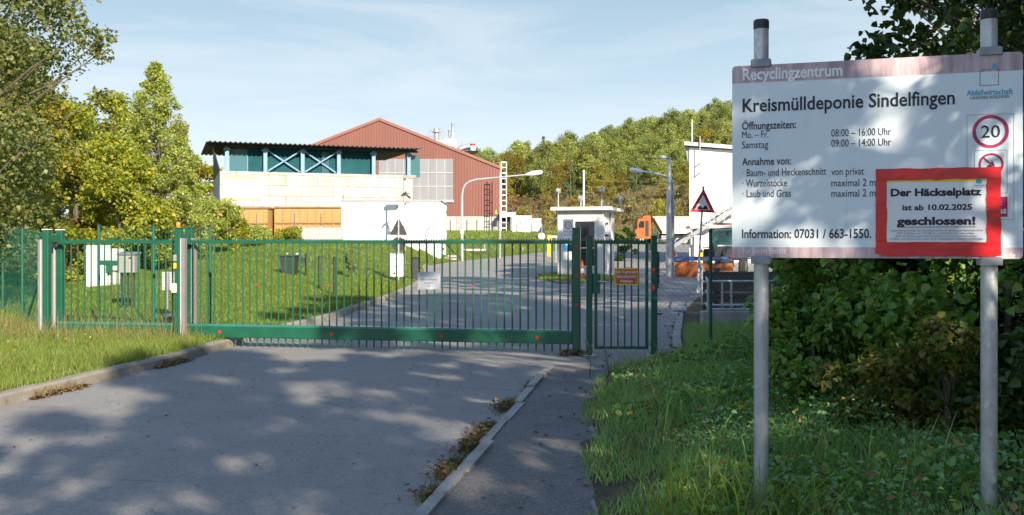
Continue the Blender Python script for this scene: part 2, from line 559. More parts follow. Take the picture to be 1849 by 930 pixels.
M['wood'] = pm('weathered_boards', (0.055,0.046,0.038), (0.085,0.07,0.056), 2.5, 0.85, stretch=(0.3,1,6), bump=0.3)
M['bark'] = pm('bark', (0.075,0.06,0.045), (0.13,0.11,0.088), 6, 0.9, stretch=(1,1,0.3), bump=0.6, bscale=25)
M['bark_pale'] = pm('pale_bark', (0.24,0.22,0.19), (0.15,0.135,0.115), 5, 0.85, stretch=(1,1,0.5), bump=0.4, bscale=25)
M['paper'] = pm('paper_in_sleeve', (0.72,0.735,0.75), (0.66,0.675,0.69), 5, 0.25, spec=0.5)
M['ink'] = pm('navy_ink', (0.014,0.016,0.032), None, rough=0.45)
M['ink_soft'] = pm('faded_ink', (0.055,0.06,0.085), (0.09,0.095,0.12), 30, 0.5)
M['tape'] = pm('red_tape', (0.66,0.010,0.016), (0.54,0.008,0.012), 7, 0.30, spec=0.5, bump=0.35, bscale=9, stretch=(1,1,2.2), c3=(0.60,0.02,0.035), scale3=4, lo3=0.6, hi3=0.8)
M['yellow_print'] = pm('yellow_print', (0.85,0.62,0.03), None, rough=0.4)
M['logo_blue'] = pm('logo_blue', (0.06,0.36,0.50), None, rough=0.45)
M['crimson'] = pm('crimson_print', (0.36,0.012,0.085), (0.40,0.03,0.10), 16, 0.4)
M['white_print'] = pm('faded_white_print', (0.84,0.83,0.84), (0.74,0.72,0.73), 25, 0.5)
M['board'] = pm('sign_board_face', (0.72,0.785,0.82), (0.64,0.71,0.75), 3.2, 0.38, spec=0.5, stretch=(1,1,0.35), c3=(0.46,0.51,0.54), scale3=9, lo3=0.62, hi3=0.78)
M['band'] = pm('weathered_pink_band', (0.64,0.49,0.51), (0.34,0.25,0.28), 9, 0.55, stretch=(1.7,1,0.22), lo=0.36, hi=0.62, c3=(0.13,0.10,0.09), scale3=14, lo3=0.60, hi3=0.74)
M['cone_orange'] = pm('cone_orange', (0.72,0.10,0.02), None, rough=0.45)

# ------------------------------------------------------------------ lettering
_tc = {}
def glyphs(s, bold=0.0):
    key = (s, bold)
    if key in _tc: return _tc[key]
    cu = bpy.data.curves.new('lettering', 'FONT')
    cu.body = s; cu.size = 1; cu.offset = bold; cu.resolution_u = 3
    o = bpy.data.objects.new('lettering', cu)
    COL.objects.link(o)
    bpy.context.view_layer.update()
    dg = bpy.context.evaluated_depsgraph_get()
    me = bpy.data.meshes.new_from_object(o.evaluated_get(dg))
    v = [tuple(x.co) for x in me.vertices]
    f = [tuple(p.vertices) for p in me.polygons]
    bpy.data.objects.remove(o); bpy.data.curves.remove(cu); bpy.data.meshes.remove(me)
    _tc[key] = (v, f)
    return v, f
CAPH = max(p[1] for p in glyphs('H')[0])

def text_into(mb, s, x0, x1, z0, cap, y=-0.002, bold=0.0, shear=0.0):
    """letters in the local xz plane, facing -y: from x0 to x1, baseline z0, capital height cap"""
    v, f = glyphs(s, bold)
    if not v: return mb
    a, c = min(p[0] for p in v), max(p[0] for p in v)
    k = (x1-x0)/(c-a)
    kz = cap/CAPH
    return mb.add([(x0+(p[0]-a)*k, y, z0+p[1]*kz) for p in v], f)

# ------------------------------------------------------------------ terrain
LEFT = np.array([(-6.0,-40),(-5.7,0),(-5.40,7.5),(-5.24,9.63),(-4.93,11.56),(-4.67,13.1),(-4.53,14.7),(-4.45,15.6),(-4.25,17.5),(-3.85,20.6),(-3.55,27),(-3.5,34),(-3.85,44),(-4.9,52.5),(-4.95,56),(-3.4,62),(-1.1,68),(3.2,81),(8.0,92),(11.0,100),(12.5,111),(60,125)])
RIGHT = np.array([(0.0,-40),(0.2,0),(0.42,5.84),(0.75,10.1),(1.25,12.4),(2.25,13.4),(2.35,14.1),(2.75,16.5),(3.7,21.4),(6.3,31),(9,36),(14,44),(17,60),(24,80),(40,105),(75,125)])
def xl(y): return np.interp(y, LEFT[:,1], LEFT[:,0])
def xr(y): return np.interp(y, RIGHT[:,1], RIGHT[:,0])
def zbase(y):
    y = np.asarray(y, dtype=float)
    t = np.clip(y-45, 0, 70)
    return 0.022*t
def sstep(t):
    t = np.clip(t, 0, 1)
    return t*t*(3-2*t)
def gz_arr(x, y, detail=True):
    x = np.asarray(x, dtype=float); y = np.asarray(y, dtype=float)
    L, Rr = xl(y), xr(y)
    dl = L - x
    dr = x - Rr
    z = zbase(y)
    bank = np.clip((y-16)*0.040, 0, 1.15)
    zl = 0.105 + sstep(dl/np.where(y > 50, 3.2, 5.0))*bank + 0.012*np.clip(dl, 0, 12)
    zr = 0.02 + 0.05*sstep(dr/0.8) + 0.16*sstep((dr-0.8)/3.0)*(1-sstep((y-14)/5))
    z = z + np.where(dl > 0.07, zl, np.where(dr > 0.02, zr, -0.06))
    hill = sstep((y-122)/135.0)*np.clip(12+0.226*(x+5), 1.0, 48)
    z = z + hill
    und = 0.05*np.sin(x*0.9+1.3)*np.sin(y*0.7) + 0.03*np.sin(x*2.1+y*1.7)
    z = z + np.where((dl > 0.8), und*np.clip((dl-0.8)/3, 0, 1), 0)
    return z
def gz(x, y):
    return float(gz_arr(np.array([x]), np.array([y]))[0])

def axis(parts):
    out = []
    for a, b, st in parts:
        out.append(np.arange(a, b, st))
    return np.concatenate(out)
gx = axis([(-900,-200,50),(-200,-60,7),(-60,-16,1.5),(-16,-7,0.4),(-7,-3,0.11),(-3,0,0.5),(0,8,0.2),(8,24,0.8),(24,80,2),(80,200,6),(200,901,50)])
gy = axis([(-60,-6,3),(-6,4,0.6),(4,36,0.3),(36,70,0.8),(70,125,2),(125,290,3),(290,500,15),(500,1400,60)])
X, Y = np.meshgrid(gx, gy)
Z = gz_arr(X, Y)
nx, ny = len(gx), len(gy)
ii = np.arange(nx*ny).reshape(ny, nx)
faces = np.stack([ii[:-1,:-1].ravel(), ii[:-1,1:].ravel(), ii[1:,1:].ravel(), ii[1:,:-1].ravel()], 1)

def ground_mat():
    m, nt, b = base_mat('ground_turf')
    t = nt.nodes.new('ShaderNodeTexCoord')
    def noise(sc, det=6):
        n = nt.nodes.new('ShaderNodeTexNoise'); n.inputs['Scale'].default_value = sc; n.inputs['Detail'].default_value = det
        nt.links.new(t.outputs['Object'], n.inputs['Vector']); return n
    def mr(o, a, c):
        r = nt.nodes.new('ShaderNodeMapRange'); r.inputs['From Min'].default_value = a; r.inputs['From Max'].default_value = c
        nt.links.new(o, r.inputs['Value']); return r.outputs['Result']
    def mixc(fac, a, c):
        x = nt.nodes.new('ShaderNodeMixRGB'); nt.links.new(fac, x.inputs['Fac'])
        for s, v in (('Color1', a), ('Color2', c)):
            if isinstance(v, tuple): x.inputs[s].default_value = c4(v)
            else: nt.links.new(v, x.inputs[s])
        return x.outputs['Color']
    turf = mixc(mr(noise(1.1).outputs['Fac'], 0.35, 0.65), (0.075,0.105,0.018), (0.115,0.135,0.026))
    turf = mixc(mr(noise(14).outputs['Fac'], 0.5, 0.75), turf, (0.05,0.075,0.014))
    soil = mixc(mr(noise(5).outputs['Fac'], 0.4, 0.7), (0.060,0.050,0.034), (0.095,0.078,0.050))
    scrub = mixc(mr(noise(0.25).outputs['Fac'], 0.35, 0.65), (0.13,0.115,0.045), (0.09,0.105,0.03))
    scrub = mixc(mr(noise(1.6).outputs['Fac'], 0.5, 0.7), scrub, (0.17,0.13,0.07))
    sp = nt.nodes.new('ShaderNodeSeparateXYZ'); nt.links.new(t.outputs['Object'], sp.inputs['Vector'])
    far = mr(sp.outputs['Y'], 112, 132)
    right = mr(sp.outputs['X'], 0.1, 0.6)
    nearf = nt.nodes.new('ShaderNodeMath'); nearf.operation = 'MULTIPLY'
    nt.links.new(right, nearf.inputs[0]); nt.links.new(mr(sp.outputs['Y'], 40, 36), nearf.inputs[1])
    col = mixc(nearf.outputs[0], turf, soil)
    col = mixc(far, col, scrub)
    nt.links.new(col, b.inputs['Base Color'])
    b.inputs['Roughness'].default_value = 0.95; b.inputs['Specular IOR Level'].default_value = 0.1
    bp = nt.nodes.new('ShaderNodeBump'); bp.inputs['Strength'].default_value = 0.8; bp.inputs['Distance'].default_value = 0.05
    nt.links.new(noise(9, 8).outputs['Fac'], bp.inputs['Height']); nt.links.new(bp.outputs['Normal'], b.inputs['Normal'])
    return m
M['ground'] = ground_mat()
tag(np_mesh('ground', np.stack([X.ravel(), Y.ravel(), Z.ravel()], 1), faces, [M['ground']], smooth=True), kind='structure')

# road and yard: one asphalt sheet; footpath beside the kerb
ry = np.concatenate([np.arange(-38, 4, 2.0), np.arange(4, 40, 0.5), np.arange(40, 124, 1.0)])
KX = lambda y: np.interp(y, [-40, 5.84, 12.2, 14.1], [-7.62, -0.548, 0.434, 0.73])      # kerb line between road and footpath
def sheet(name, ys, fl, fr, n, mat, dz):
    rows = []
    for y in ys:
        a, b = float(fl(y)), float(fr(y))
        for i in range(n+1):
            x = a+(b-a)*i/n
            rows.append((x, y, float(zbase(y))+dz))
    f = [(r*(n+1)+i, r*(n+1)+i+1, (r+1)*(n+1)+i+1, (r+1)*(n+1)+i) for r in range(len(ys)-1) for i in range(n)]
    return tag(np_mesh(name, np.array(rows), np.array(f), [mat]), kind='structure')
sheet('road', ry, lambda y: xl(y)-0.02, lambda y: xr(y)+0.12, 10, M['asphalt'], 0.0)
py_ = np.concatenate([np.arange(-2, 4, 0.5), np.arange(4, 12.9, 0.12)])
sheet('footpath', py_, lambda y: KX(y)+0.05, lambda y: xr(y)+0.10 + 0.03*math.sin(y*5)+0.02*math.sin(y*13), 4, M['path'], 0.006)

# kerb stones, left (each stone 1 m, mitred)
rng = np.random.default_rng(3)
mb = MB()
pts = []
yv = 4.0
while yv < 58:
    pts.append(yv); yv += 1.0 if yv < 40 else 2.0
for i in range(len(pts)-1):
    y0, y1 = pts[i]+0.006, pts[i+1]-0.006
    x0, x1 = float(xl(y0)), float(xl(y1))
    j = rng.normal(0, 0.006)
    h = 0.125 + rng.normal(0, 0.004)
    z0, z1 = float(zbase(y0)), float(zbase(y1))
    vs = []
    for (x, y, z) in ((x0, y0, z0), (x1, y1, z1)):
        vs += [(x+j, y, z-0.05), (x+j-0.015, y, z+h-0.025), (x+j-0.04, y, z+h), (x+j-0.16, y, z+h), (x+j-0.16, y, z-0.05)]
    mb.add(vs, [(0,1,2,3,4),(9,8,7,6,5)]+[(k, 5+k, 5+(k+1)%5, (k+1)%5) for k in range(5)])
tag(mb.build('kerb', M['kerb']), kind='structure')
# concrete edging between road and footpath, and the strip beyond the small gate
mb = MB()
y = 2.0
while y < 12.1:
    y1 = min(y+0.98, 12.2)
    a, b = float(KX(y)), float(KX(y1))
    h = 0.034 + rng.normal(0, 0.007); j = rng.normal(0, 0.010)
    mb.prism([(a+j-0.045, y, -0.02), (a+j+0.045, y, -0.02), (a+j+0.045, y, h), (a+j-0.045, y, h)], (b-a+rng.normal(0,.008), y1-y-rng.uniform(.01,.05), 0))
    y += 0.98
tag(mb.build('kerb_edging', M['edging']), kind='structure')
mb = MB()
for k in range(9):
    y0 = 13.6+k*0.9; y1 = y0+0.885
    a, b = float(xr(y0))+0.06, float(xr(y1))+0.06
    mb.prism([(a, y0, -0.02), (a+0.14, y0, -0.02), (a+0.14, y0, 0.06), (a, y0, 0.06)], (b-a, y1-y0, 0))
tag(mb.build('kerb_strip', M['edging']), kind='structure')
mb = MB()   # worn lane marking and a drain slot across the yard
for (a, b, w) in ((0.95, 1.75, .10), (1.9, 2.05, .1)):
    mb.add([(a, 27.6, .006), (b, 27.5, .006), (b-.1, 27.95, .006), (a+.12, 27.9, .006)], [(0,1,2,3)])
mb.add([(2.9, 28, .006), (4.4, 28, .006), (4.3, 28.35, .006), (2.95, 28.3, .006)], [(0,1,2,3)])
tag(mb.build('road_marking', pm('worn_road_paint', (0.45,0.45,0.43), (0.16,0.16,0.155), 7, 0.8, lo=0.45, hi=0.6)), kind='structure')
mb = MB()
mb.add([(-3.5, 29.3, .007), (6, 29.3, .007), (6, 29.42, .007), (-3.5, 29.42, .007)], [(0,1,2,3)])
tag(mb.build('road_drain', pm('drain_channel', (0.05,0.05,0.052), (0.08,0.08,0.08), 8, 0.8)), kind='structure')

# ================================================================== GATE
GA = math.atan2(1.1, 6.16)
GO = (0.96, 14.1, 0.0)
def plane_u(px, X0, Y0, a):
    d = (px-CX)/F
    return (d*Y0 - X0)/(math.cos(a) + d*math.sin(a))
def gs(px): return plane_u(px, GO[0], GO[1], GA)
def plane_uv(px, py, X0, Y0, a):
    u = plane_u(px, X0, Y0, a)
    Yd = Y0 - u*math.sin(a)
    return u, EYE + (HY-py)/F*Yd

gate = thing('sliding_gate', 'long green sliding gate of thin upright bars across the road', 'gate', GO, -GA)
s0, s1 = gs(106), gs(1033)
m = MB()
m.box(s0, s1, -0.05, 0.05, 0.155, 0.335)
m.box(s0, s1, -0.058, -0.05, 0.17, 0.30)
m.build('bottom_beam', M['gate_green'], gate, local=True)
MB().box(s0, s1, -0.045, 0.045, 0.335, 0.365).build('beam_cap', pm('beam_cap_paint', (0.03,0.17,0.13), (0.02,0.14,0.10), 4, 0.35, spec=0.6), gate, local=True)
MB().box(s0, s1, -0.022, 0.022, 1.655, 1.70).build('top_rail', M['gate_green'], gate, local=True)
m = MB()
k = s0
while k < s1-0.04:
    m.prism([(k, -0.003, 1.70), (k+0.04, -0.003, 1.70), (k+0.02, -0.003, 1.735)], (0, 0.006, 0)); k += 0.04
m.build('spike_strip', M['gate_green'], gate, local=True)
bar0 = None
nb = int((s1-s0)/0.1215)
for i in range(nb):
    x = s1 - 0.06 - i*0.1215
    if bar0 is None:
        m = MB().tube([(0,0,0.365),(0,0,1.656)], 0.0125, 8)
        m.tube([(0,0,0.04),(0,0,0.156)], 0.0125, 8)
        bar0 = m.build('bar', M['gate_green'], gate, local=True, smooth=True)
        bar0.location = (x,0,0)
    else:
        b = bar0.copy(); COL.objects.link(b); b.location = (x,0,0)
m = MB()
m.box(s1-0.005, s1+0.045, -0.03, 0.03, 0.17, 1.72)
m.build('end_stile', M['gate_green'], gate, local=True)
for px in (400, 601, 799, 971):
    u = gs(px)
    MB().cyl((u,-0.058,0.245),(u,-0.066,0.245),0.028,14).build('reflector', M['red_refl'], gate, local=True)
for px in (468, 591, 718, 848):
    u = gs(px); u = s1-0.06-round((s1-0.06-u)/0.1215)*0.1215
    MB().box(u-0.0125, u+0.0125, -0.0185, -0.0128, 0.985, 1.02).build('reflector', M['red_refl'], gate, local=True)

def gate_w(u, v, z=0.0):
    return Matrix.Translation(Vector(GO)) @ Matrix.Rotation(-GA, 4, 'Z') @ Vector((u, v, z))
def on_gate_line(name, label, cat, px, v=0.0, group=None):
    w = gate_w(gs(px), v)
    return thing(name, label, cat, (w.x, w.y, gz(w.x, w.y)), -GA, group)

# guide portals that hold the gate leaf
def portal(label, px, h, beacon=False):
    t = on_gate_line('gate_guide_frame', label, 'gate post', px, 0, 'guide frames of the sliding gate')
    z0 = -t.location.z + 0.0
    top = h - t.location.z
    for v in (-0.17, 0.17):
        m = MB().bbox(-0.055, 0.055, v-0.05, v+0.05, -0.25, top, 0.008)
        m.build('upright', M['gate_green'], t, local=True)
        MB().bbox(-0.06, 0.06, v-0.055, v+0.055, top, top+0.015, 0.004).build('cap', M['cab_white'] if not beacon else M['gate_green'], t, local=True)
    MB().box(-0.04, 0.04, -0.12, 0.12, top-0.20, top-0.08).build('bracket', M['gate_green'], t, local=True)
    for v in (-0.06, 0.06):
        MB().cyl((0, v, top-0.28), (0, v, top-0.2), 0.03, 12).build('guide_roller', M['black_cap'], t, local=True)
    # the safety edges stand proud of the uprights: rubber with an aluminium rail
    side = -1 if not beacon else 1
    a, b = sorted((side*0.078, side*0.128))
    c, d = sorted((side*0.057, side*0.077))
    for v in (-0.17, 0.17):
        MB().bbox(a, b, v-0.062, v+0.03, -0.1, top-0.16, 0.006).build('safety_edge', M['safety_edge'], t, local=True)
        MB().box(c, d, v-0.066, v+0.02, -0.1, top-0.158).build('edge_rail', M['alu'], t, local=True)
    return t, top
tL, topL = portal('green guide frame at the far left end of the sliding gate', 97, 1.88)
tM, topM = portal('green guide frame with amber beacon lamp where the grass meets the road', 333, 1.90, True)
MB().lathe((-0.01,-0.17,topM+0.016), [(0.03,0),(0.03,0.015),(0.032,0.02),(0.034,0.05),(0.028,0.07),(0.012,0.08)], 14).build('beacon', M['amber'], tM, local=True, smooth=True)
MB().bbox(-0.06, -0.005, -0.25, -0.221, topM-0.52, topM-0.42, 0.006).build('key_switch', M['cab_grey'], tM, local=True)
MB().bbox(-0.055, -0.008, -0.25, -0.221, topM-0.64, topM-0.55, 0.005).build('warning_label', M['yellow'], tM, local=True)
sb_ = MB().bbox(-0.085, -0.005, -0.252, -0.221, topM-1.02, topM-0.88, 0.006).build('control_box', M['sign_white'], tM, local=True)
for dz in (0.945, 0.905):
    MB().cyl((-0.045,-0.253,topM-dz-0.03),(-0.045,-0.257,topM-dz-0.03),0.011,10).build('button', M['sign_black'], sb_)

# catch post on the right
t = thing('gate_catch_post', 'dark green catch post with red reflector dots beside the small gate', 'gate post', gate_w(gs(1041), 0), -GA)
MB().bbox(-0.058, 0.058, -0.06, 0.06, 0.0, 1.88, 0.008).build('upright', M['gate_green'], t, local=True)
MB().bbox(-0.064, 0.064, -0.066, 0.066, 1.88, 1.90, 0.004).build('cap', M['post_green'], t, local=True)
MB().bbox(-0.13, 0.13, -0.12, 0.12, 0.004, 0.02, 0.004).build('base_plate', M['galv_dark'], t, local=True)
m = MB()
for z in (1.55, 0.22):
    m.box(-0.11, -0.059, -0.045, -0.03, z, z+0.1); m.box(-0.11, -0.059, 0.03, 0.045, z, z+0.1)
m.build('catch_fork', M['gate_green'], t, local=True)
for z in (1.62, 1.18, 0.74):
    MB().cyl((0.01,-0.061,z),(0.01,-0.067,z),0.026,14).build('reflector', M['red_refl'], t, local=True)
for z in (1.75, 1.45, 1.28, 0.80, 0.52):
    MB().cyl((-0.059,-0.03,z),(-0.064,-0.03,z),0.022,12).build('reflector', M['red_refl'], t, local=True)
for sx in (-1, 1):
    for sy in (-1, 1):
        MB().cyl((sx*0.1, sy*0.09, 0.02), (sx*0.1, sy*0.09, 0.05), 0.014, 8).build('bolt', M['galv'], t, local=True)

# ------------------------------------------------------------------ pedestrian gate
PA = R(2.0)
PO = (PX(1064, 13.95), 13.95, 0.0)
pw = plane_u(1181, PO[0], PO[1], PA)
def pg(u, v, z): return Matrix.Translation(Vector(PO)) @ Matrix.Rotation(-PA, 4, 'Z') @ Vector((u, v, z))
PGM = {}
def ped_post(label, u):
    t = thing('gate_post', label, 'gate post', pg(u, 0, 0), -PA, 'posts of the small gate')
    MB().bbox(-0.045, 0.045, -0.045, 0.045, 0.0, 1.765, 0.007).build('upright', M['gate_green'], t, local=True)
    MB().bbox(-0.048, 0.048, -0.048, 0.048, 1.765, 1.78, 0.004).build('cap', M['post_green'], t, local=True)
    MB().bbox(-0.10, 0.10, -0.08, 0.08, 0.004, 0.018, 0.004).build('base_plate', M['galv'], t, local=True)
    for sx in (-1, 1):
        for sy in (-1, 1):
            MB().lathe((sx*0.08, sy*0.06, 0.018), [(0.02,0),(0.02,0.012),(0.012,0.014),(0.012,0.035)], 8).build('bolt', M['galv'], t, local=True)
    return t
ped_post('lock post of the small gate, next to the red dotted catch post', 0.0)
tp = ped_post('hinge post of the small gate where the wire fence begins', pw)
for z in (0.14, 1.55):
    MB().cyl((-0.065, 0, z), (-0.065, 0, z+0.11), 0.016, 10).build('hinge', M['galv'], tp, local=True)
MB().bbox(-0.03, 0.01, -0.062, -0.046, 1.22, 1.31, 0.004).build('red_label', M['red_refl'], tp, local=True)
MB().bbox(-0.03, 0.01, -0.062, -0.046, 0.96, 1.05, 0.004).build('red_label', M['red_refl'], tp, local=True)
MB().tube([(0.045,0.0,0.62),(0.12,0.0,0.62)], 0.012, 8).build('gate_stop', M['black_cap'], tp, local=True)

pgate = thing('pedestrian_gate', 'narrow green gate with upright bars and diamond wire, right of the sliding gate', 'gate', pg(0.0, 0, 0), -PA)
a, b = 0.075, pw-0.085
for q in ((a, a+0.045), (b-0.045, b)):
    MB().box(*q, -0.02, 0.02, 0.10, 1.70).build('stile', M['gate_green'], pgate, local=True)
for q in ((0.10, 0.145), (1.655, 1.70)):
    MB().box(a+0.045, b-0.045, -0.02, 0.02, *q).build('rail', M['gate_green'], pgate, local=True)
m = MB(); k = a
while k < b-0.03:
    m.prism([(k,-0.003,1.70),(k+0.04,-0.003,1.70),(k+0.02,-0.003,1.735)], (0,0.006,0)); k += 0.04
m.build('spike_strip', M['gate_green'], pgate, local=True)
n = 6
bar = None
for i in range(n):
    x = a+0.045 + (b-a-0.09)*(i+1)/(n+1)
    if bar is None:
        bar = MB().tube([(0,0,0.145),(0,0,1.655)], 0.012, 8).build('bar', M['gate_green'], pgate, local=True, smooth=True)
        bar.location = (x,0,0)
    else:
        c = bar.copy(); COL.objects.link(c); c.location = (x,0,0)
MB().bbox(a-0.03, a+0.085, -0.035, 0.035, 0.92, 1.22, 0.006).build('lock_case', M['post_green'], pgate, local=True)
m = MB(); m.cyl((a+0.06,-0.036,1.10),(a+0.06,-0.075,1.10),0.009,8); m.tube([(a+0.06,-0.075,1.10),(a+0.17,-0.075,1.10)],0.009,8)
m.build('handle', M['galv'], pgate, local=True)
def diamonds(x0, x1, z0, z1, y, st, r):
    mm = MB()
    H = z1-z0
    def seg(xa, za, xb, zb):
        mm.tube([(xa,y,za),(xb,y,zb)], r, 3, cap=False)
    k = x0-H
    while k < x1:
        for up in (1, -1):
            xa, xb = max(k, x0), min(k+H, x1)
            if xb > xa:
                ta, tb = xa-k, xb-k
                if up > 0: seg(xa, z0+ta, xb, z0+tb)
                else: seg(xa, z1-ta, xb, z1-tb)
        k += st
    return mm
diamonds(a+0.02, b-0.02, 0.12, 1.68, 0.024, 0.062, 0.0011).build('wire_mesh', M['wire_grey'], pgate, local=True)

# notices hung on the gates
t = thing('gate_notice', 'red and orange notice with three white lines hung on the small gate', 'notice', pg(0,0,0), -PA)
u0, z0 = plane_uv(1109, 514, PO[0], PO[1], PA); u1, z1 = plane_uv(1152, 484, PO[0], PO[1], PA)
m_ro = pm('red_orange_print', (0.48,0.075,0.045), (0.52,0.26,0.035), 7, 0.4, lo=0.42, hi=0.62)
MB().box(u0, u1, -0.040, -0.036, z0, z1).build('sheet', M['yellow_print'], t, local=True)
MB().box(u0+0.012, u1-0.012, -0.0425, -0.0405, z0+0.012, z1-0.012).build('print', m_ro, t, local=True)
m = MB()
wd = u1-u0
for s, fr, a_, b_ in (('Kein Zugang zum', .72, .06, .94), ('Sammelzentrum', .44, .10, .90), ('Sindelfingen', .16, .24, .76)):
    text_into(m, s, u0+wd*a_, u0+wd*b_, z0+(z1-z0)*fr, 0.032, -0.045, 0.015)
m.build('lettering', M['sign_white'], t, local=True)
for (x, z) in ((u0+.01, z1-.01), (u1-.01, z1-.01), (u0+.01, z0+.01), (u1-.01, z0+.01)):
    MB().tube([(x,-0.046,z),(x,0.0,z)], 0.004, 5).build('cable_tie', M['sign_black'], t, local=True)

t = thing('paper_notice', 'crooked white sheet in a clear sleeve hung on the sliding gate bars', 'notice', gate_w(0,0,0), -GA)
u0, z0 = plane_uv(755, 523, *GO[:2], GA); u1, z1 = plane_uv(796, 491, *GO[:2], GA)
m = MB()
NX = 8
vs, fs = [], []
for i in range(NX+1):
    x = u0+(u1-u0)*i/NX
    w = 0.006*math.sin(i*1.3)
    vs += [(x, -0.020+w-0.006, z0+0.012*(i/NX)), (x, -0.020-w*0.6-0.006, z1+0.012*(i/NX)-0.004)]
for i in range(NX):
    fs.append((2*i, 2*i+2, 2*i+3, 2*i+1))
m.add(vs, fs); m.add([(v[0], v[1]+0.002, v[2]) for v in vs], [tuple(reversed(f)) for f in fs])
m.build('sheet', pm('shaded_sheet_in_sleeve', (0.42,0.45,0.48), (0.36,0.39,0.42), 8, 0.3), t, local=True)  # white paper toned grey blue, its shade put into the colour
m = MB()
text_into(m, 'Zufahrt nur zu den Öffnungszeiten', u0+0.05, u1-0.05, z0+(z1-z0)*.55, 0.018, -0.034)
text_into(m, 'des Betriebs', u0+0.12, u1-0.12, z0+(z1-z0)*.36, 0.016, -0.034)
text_into(m, 'Danke', u0+0.15, u1-0.15, z0+(z1-z0)*.2, 0.014, -0.034)
m.build('lettering', M['ink_soft'], t, local=True)

# ------------------------------------------------------------------ wire fences
def diamond_fence(name, label, path, h, posts, post_mat, wire_mat, brace=None, st=0.075, r=0.0022, welded=False):
    """path: list of (x,y) points; posts are placed at the path points flagged in `posts`"""
    t = thing(name, label, 'fence', (path[0][0], path[0][1], gz(*path[0])))
    mm = MB()
    for (p, q) in zip(path[:-1], path[1:]):
        L = math.hypot(q[0]-p[0], q[1]-p[1])
        za, zb = gz(*p), gz(*q)
        def W(s, z):
            k = s/L
            return (p[0]+(q[0]-p[0])*k, p[1]+(q[1]-p[1])*k, za+(zb-za)*k+z)
        if welded:
            z = 0.05
            while z < h:
                mm.tube([W(0,z), W(L,z)], r, 3, cap=False); z += 0.06
            s = 0.05
            while s < L:
                mm.tube([W(s,0.05), W(s,h)], r, 3, cap=False); s += 0.06
        else:
            k = -h
            while k < L:
                for up in (1,-1):
                    xa, xb = max(k,0), min(k+h,L)
                    if xb > xa:
                        ta, tb = xa-k, xb-k
                        if up > 0: mm.tube([W(xa,0.03+ta), W(xb,0.03+tb)], r, 3, cap=False)
                        else: mm.tube([W(xa,h-ta), W(xb,h-tb)], r, 3, cap=False)
                k += st
            mm.tube([W(0,h), W(L,h)], 0.003, 4); mm.tube([W(0,h*0.5), W(L,h*0.5)], 0.002, 4)
    mm.build('wire_mesh', wire_mat, t)
    for i, (x, y) in enumerate(path):
        if not posts[i]: continue
        z = gz(x, y)
        po = MB().cyl((x,y,z-0.2),(x,y,z+h+0.03),0.026,12).build('post', post_mat, t, smooth=True)
        MB().lathe((x,y,z+h+0.03), [(0.029,-0.02),(0.029,0.006),(0.015,0.018)], 12).build('post_cap', M['black_cap'], po)
    if brace:
        for (a, b) in brace:
            MB().cyl(a, b, 0.021, 10).build('brace', post_mat, t, smooth=True)
    return t
p88 = gate_w(gs(84), 0.15)
q40 = (PX(40, 18.0), 18.0); q5 = (PX(5, 19.3), 19.3); qm = (PX(-120, 22.5), 22.5)
g0 = gz(p88.x, p88.y)
bx, by = PX(46, 17.0), 17.0
diamond_fence('wire_fence', 'green wire fence with slanting brace at the left edge, running away from the gate', [(p88.x,p88.y), q40, q5, qm], 1.72, [1,1,1,1], M['post_green'], M['wire_green'],
              brace=[((p88.x-0.02, p88.y+0.05, g0+1.66), (bx, by, gz(bx,by)+0.02))], welded=True, r=0.0015)
fa, fb = gate_w(gs(112), 1.0), gate_w(gs(330), 0.9)
fm = (fa+fb)/2
diamond_fence('mesh_fence', 'fine green mesh fence just behind the parked left end of the sliding gate', [(fa.x,fa.y),(fm.x,fm.y),(fb.x,fb.y)], 1.82, [1,1,1], M['post_green'], M['wire_green'], welded=True, r=0.0013)
h0 = pg(pw+0.05, 0, 0)
hp = (PX(1283, 14.15), 14.15)
diamond_fence('diamond_wire_fence', 'grey diamond wire fence with a round green post, right of the small gate', [(h0.x,h0.y), hp, (5.6,14.5), (8.4,14.9)], 1.76, [0,1,1,1], M['post_green'], M['wire_grey'], st=0.085, r=0.0015)

# ================================================================== INFORMATION SIGN
SA = math.atan2(0.432, 1.437)
SO = (PX(1322, 5.4), 5.4)
SB = PZ(465, 5.4)                                   # bottom edge of the board
def suv(px, py): 
    u, z = plane_uv(px, py, SO[0], SO[1], SA); return u, z-SB
SW, SH = 1.497, PZ(120, 5.4)-SB
sg = thing('information_sign', 'large weathered pale blue information board with pink bands on two steel posts', 'sign', (SO[0], SO[1], gz(SO[0], SO[1])), -SA)
SZ = SB - sg.location.z
def sl(u, v): return (u, v+SZ)
def rrect(x0, x1, z0, z1, r, n=5):
    pts = []
    for (cx, cz, a0) in ((x1-r, z0+r, -90), (x1-r, z1-r, 0), (x0+r, z1-r, 90), (x0+r, z0+r, 180)):
        for i in range(n+1):
            a = R(a0+90*i/n); pts.append((cx+r*math.cos(a), cz+r*math.sin(a)))
    return pts
bp = rrect(0, SW, SZ, SZ+SH, 0.022)
MB().prism([(x, 0.0, z) for x, z in bp], (0, 0.004, 0)).build('board', M['board'], sg, local=True)
b_top, b_bot = 0.098, 0.060
def clip_band(z0, z1):
    out = [(x, z) for x, z in bp if z0-1e-6 <= z <= z1+1e-6]
    if abs(z1-(SZ+SH)) < 1e-3: out = [(SW, z0)] + out + [(0, z0)]
    else: out = out + [(SW, z1), (0, z1)]
    c = (SW/2, (z0+z1)/2)
    return sorted(out, key=lambda p: math.atan2(p[1]-c[1], (p[0]-c[0])*0.06))
MB().prism([(x, -0.0012, z) for x, z in clip_band(SZ+SH-b_top, SZ+SH)], (0, 0.0008, 0)).build('top_band', M['band'], sg, local=True)
